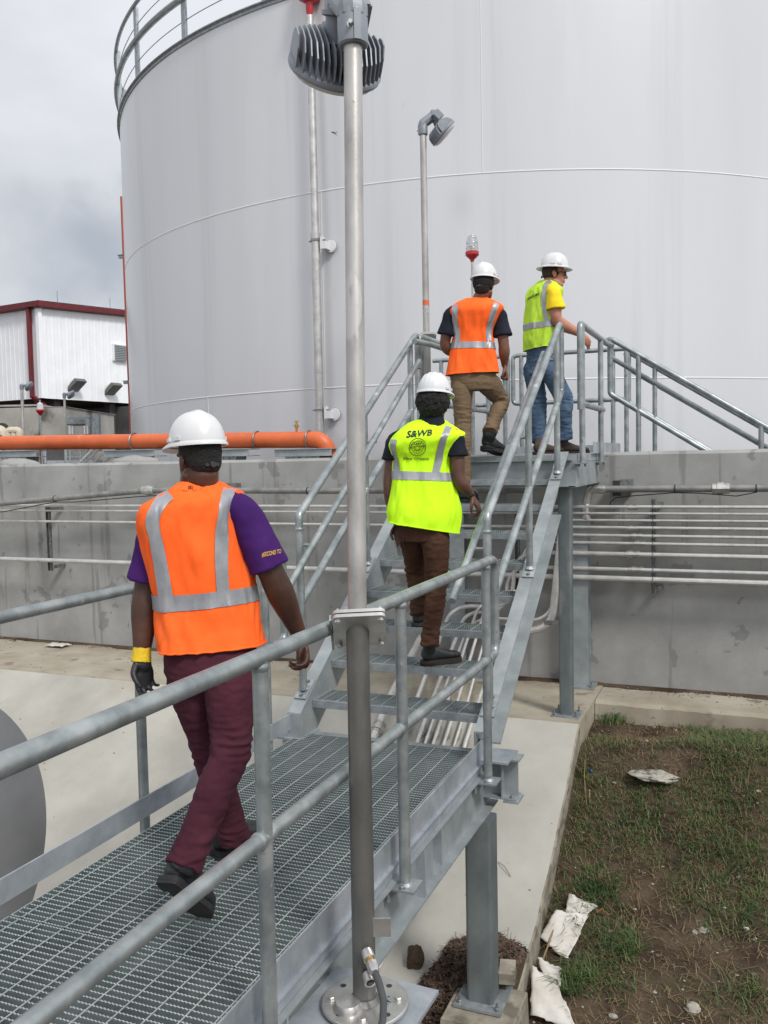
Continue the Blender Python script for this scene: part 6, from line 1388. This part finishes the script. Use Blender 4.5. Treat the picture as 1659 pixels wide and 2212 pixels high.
# ---- 2: lime vest on the stairs
def watch(root, P3, H, hR, hF, hU, hs, J, camR, vr):
    c = J['WR'].lerp(J['ER'], .10); d = (J['WR']-J['ER']).normalized(); mb = MB(); mb.lathe(c-d*.010, [(.032, 0), (.0345, .003), (.0345, .019), (.032, .022)], 20, d); o = obj('wristwatch', mb, M['dark'], root, 40)
    mb = MB(); mb.obox(c+camR*.030-vr*.012+V((0, 0, .012)), d*.016, camR.cross(d).normalized()*.015, camR*.006); obj('watch_case', mb, M['dark'], o, 20)
p2 = dict(depth=5.62, root=(-1.98, 5.45, ZG+2*RISE), cu=920, yaw=-14, seed=11, label='person in lime vest with black lettering climbing the stairs in brown trousers', vestmat=LIM, skin=SK2,
    shirtmat=cloth('black_jersey', (.008, .010, .016), (.014, .017, .025), 500, .15), pantmat=cloth('brown_twill', (.052, .024, .014), (.075, .036, .022), 600, .2, wr=(.5, 8, (1, 1, 1.5), .010)),
    vest=[(1127, 839, 1152, 990, -.01), (1095, 842, 1108, 993, -.01), (1050, 849, 1052, 981, 0), (1000, 851, 1000, 972, 0), (978, 845, 970, 984, -.01), (958, 842, 946, 998, -.02), (943, 850, 935, 1002, -.01), (928, 864, 926, 990, 0), (915, 882, 915, 972, .01), (907, 897, 907, 961, .015)],
    bands=[([(862, 1030), (856, 1000), (850, 965), (852, 945)], 12), ([(941, 1020), (948, 990), (956, 955), (969, 922)], 14.5)], waist=[(1019, 1037, 2)],
    text=[dict(text='S&WB', u=905, v=942, h=12.5, wfac=1.18, rot=2, shear=.25, bold=.03), dict(text='New Orleans', u=899, v=993, h=6.3, wfac=1.12, rot=-1, bold=.012), dict(text='SEWERAGE & WATER BOARD', u=902, v=966, h=2.6, bold=.02, arc=(13.5, 0))],
    rings=[(902, 965, 18.5, .8), (902, 965, 13, .7), (902, 965, 17.2, .4)],
    strokes=[(902+4*math.cos(a), 965+4*math.sin(a), 902+11.5*math.cos(a), 965+11.5*math.sin(a), .9) for a in [R_(q) for q in range(15, 375, 30)]]+[(886, 964.5, 918, 963.5, 1.3), (893, 958, 911, 957, 1), (893, 972, 911, 972, 1)],
    shL=(853, 952, .02), shR=(985, 948, -.04), elL=(841, 1056, .02), elR=(991, 1040, -.05), wrL=(858, 1130, .05), wrR=(1020, 1068, .0),
    hipL=(890, 1140, .04), hipR=(940, 1142, -.04), knL=(899, 1235, .22), knR=(943, 1262, .02), anL=(906, 1318, .20), anR=(929, 1385, .02),
    head=(938, 866, .0), neck=(932, 905, .0), headrot=(24, 6, 0), hs=.96, hair='curly', hatoff=(0, .0, .050), ribs=True, arm=.95, leg=.93, sleeve=.42, slw=1.1, collar=True, tw=1.0,
    handL=dict(to=(868, 1175, .03), pn=lambda R, F: R*.1-F*.9, side=1, curl=.25, th=.2), handR=dict(to=(1034, 1098, .0), pn=lambda R, F: -R*.9+F*.2, side=-1, curl=.7),
    footL=dict(heel=atp(897, 1352, 'z', ZG+3*RISE+.01), toe=atp(897, 1352, 'z', ZG+3*RISE+.01)+V((.04, .29, .0)), thick=True), footR=dict(heel=atp(911, 1433, 'z', ZG+2*RISE+.018), toe=atp(911, 1433, 'z', ZG+2*RISE+.018)+V((.19, .22, .0)), thick=True),
    extra=[watch], solemat=mat('brown_rubber', (.028, .020, .016), .7))
person(p2)
# ---- 3: orange vest, khaki trousers at the top
p3 = dict(depth=7.42, root=(-2.25, 7.2, ZG+7*RISE), cu=1030, yaw=4, seed=23, label='person in orange vest, black shirt and khaki trousers stepping onto the platform', vestmat=ORG, skin=SK3,
    shirtmat=cloth('navy_black_jersey', (.010, .012, .020), (.016, .019, .03), 500, .15), pantmat=cloth('khaki_twill', (.135, .092, .055), (.18, .125, .078), 600, .2, wr=(.5, 8, (1, 1, 1.5), .010)),
    vest=[(810, 963, 805, 1078, 0), (785, 968, 785, 1076, 0), (757, 972, 757, 1070, 0), (735, 976, 735, 1066, 0), (714, 977, 714, 1064, -.01), (690, 973, 690, 1075, -.02), (672, 970, 672, 1085, -.02), (660, 977, 661, 1085, -.01), (652, 988, 652, 1070, 0), (648, 998, 648, 1062, .01), (645, 1004, 645, 1056, .015)],
    bands=[([(988, 740), (987, 720), (982, 695), (985, 662)], 12), ([(1056, 740), (1055, 722), (1062, 690), (1073, 660)], 12)], waist=[(741, 755, 1)],
    shL=(974, 678, 0), shR=(1080, 680, -.02), elL=(960, 748, .03), elR=(1089, 750, -.02), wrL=(984, 768, .17), wrR=(1090, 789, .05),
    hipL=(996, 824, 0), hipR=(1052, 822, 0), knL=(1000, 905, .0), knR=(1082, 868, .14), anL=(1003, 1038, -.03), anR=(1060, 928, -.03),
    head=(1046, 614, .0), neck=(1036, 645, .0), headrot=(22, 4, 0), hs=.97, hair='medium', hatoff=(0, 0, .048), arm=1.0, leg=.97, sleeve=.66, slw=1.22, tw=1.0, sw=1.2, vox=.006,
    handL=dict(to=(995, 772, .26), pn=lambda R, F: R*.9, side=1, curl=.8), handR=dict(to=(1093, 808, .05), pn=lambda R, F: -R*.9-F*.1, side=-1, curl=1.2),
    footL=dict(heel=(994, 1085, .0), toe=(1008, 1070, .25)), footR=dict(heel=(1048, 966, .0), toe=(1078, 976, .17), boot=.12, up=V((.0, .25, 1)), thick=True))
hz_ = ZG+7*RISE+.015; hp0 = atd(996, 1083, 7.40); p3['footL']['heel'] = V((hp0.x, hp0.y, hz_)); p3['footL']['toe'] = V((hp0.x+.03, hp0.y+.29, hz_))
hp1 = atd(1046, 972, 7.42); p3['footR']['heel'] = V((hp1.x, hp1.y-.02, ZP+.075)); p3['footR']['toe'] = V((hp1.x+.10, hp1.y+.24, ZP+.018))
person(p3)
# ---- 4: pale lime vest, jeans, looking right
def glasses(root, P3, H, hR, hF, hU, hs, J, camR, vr):
    mb = MB()
    for s_ in (-1, 1): mb.join(ell(H(.033*s_, .096, -.002), hR*.030*hs, hF*.010*hs, hU*.018*hs, 14, 8)); mb.tube([H(.06*s_, .088, .004), H(.078*s_, .05, .004), H(.084*s_, -.01, .0)], .0035, 6)
    mb.tube([H(-.012, .108, .004), H(.012, .108, .004)], .004, 6); obj('sunglasses', mb, M['dark'], root, 60)
    mb = MB(); cc = H(.05, .118, .105)
p4 = dict(depth=8.05, root=(-1.65, 7.95, ZP), cu=1185, yaw=38, seed=31, label='person in pale lime vest, yellow shirt and jeans wearing sunglasses on the platform, reaching right', vestmat=LIM2, skin=SK4,
    shirtmat=cloth('yellow_jersey', (.78, .58, .015), (.84, .64, .03), 500, .15), pantmat=cloth('blue_denim', (.045, .080, .135), (.095, .15, .225), 300, .25),
    vest=[(757, 1134, 750, 1192, 0), (735, 1133, 730, 1196, 0), (709, 1134, 706, 1202, 0), (680, 1136, 678, 1208, 0), (655, 1137, 650, 1210, 0), (635, 1140, 628, 1213, 0), (620, 1148, 617, 1206, 0), (612, 1158, 611, 1200, 0), (606, 1165, 606, 1193, 0)],
    dk=.66, bands=[([(1182, 700), (1177, 680), (1174, 650), (1180, 620), (1190, 612)], 10)], waist=[(699, 712, 0)],
    text=[dict(text='JACOBS', u=1153, v=644, h=5.4, wfac=1.05, rot=8, bold=.03)],
    shL=(1160, 640, .18), shR=(1197, 632, -.17), elL=(1160, 700, .28), elR=(1203, 696, -.16), wrL=(1180, 735, .40), wrR=(1256, 722, -.02),
    hipL=(1152, 790, .07), hipR=(1185, 790, -.05), knL=(1162, 870, .12), knR=(1218, 862, -.05), anL=(1166, 950, .06), anR=(1219, 942, .02),
    head=(1197, 591, -.02), neck=(1186, 612, -.02), headrot=(82, 4, 0), hs=.99, hair='buzz', hairmat=mat('brown_hair', (.03, .018, .012), .8), hatoff=(0, .0, .050), brim='full', arm=1.12, leg=.98, sleeve=.56, slw=1.12, tw=1.18, vox=.006,
    handL=dict(to=(1192, 740, .45), pn=lambda R, F: -R*.2-F*.9, side=-1, curl=.4), handR=dict(to=(1272, 742, .03), pn=lambda R, F: F*.7-R*.5, side=-1, curl=.25, th=.1),
    footL=dict(heel=V((-1.75, 7.75, ZP+.015)), toe=V((-1.56, 7.95, ZP+.015))), footR=dict(heel=V((-1.60, 8.12, ZP+.015)), toe=V((-1.38, 8.28, ZP+.015))),
    shoemat=mat('brown_suede', (.055, .038, .028), .85), extra=[glasses], solemat=mat('dark_brown_rubber', (.02, .015, .012), .8))
q_ = atd(1152, 973, 8.02); p4['footL']['heel'] = V((q_.x, q_.y, ZP+.015)); p4['footL']['toe'] = V((q_.x+.22, q_.y+.15, ZP+.015))
q_ = atd(1205, 963, 8.10); p4['footR']['heel'] = V((q_.x, q_.y, ZP+.015)); p4['footR']['toe'] = V((q_.x+.22, q_.y+.12, ZP+.015))
person(p4)
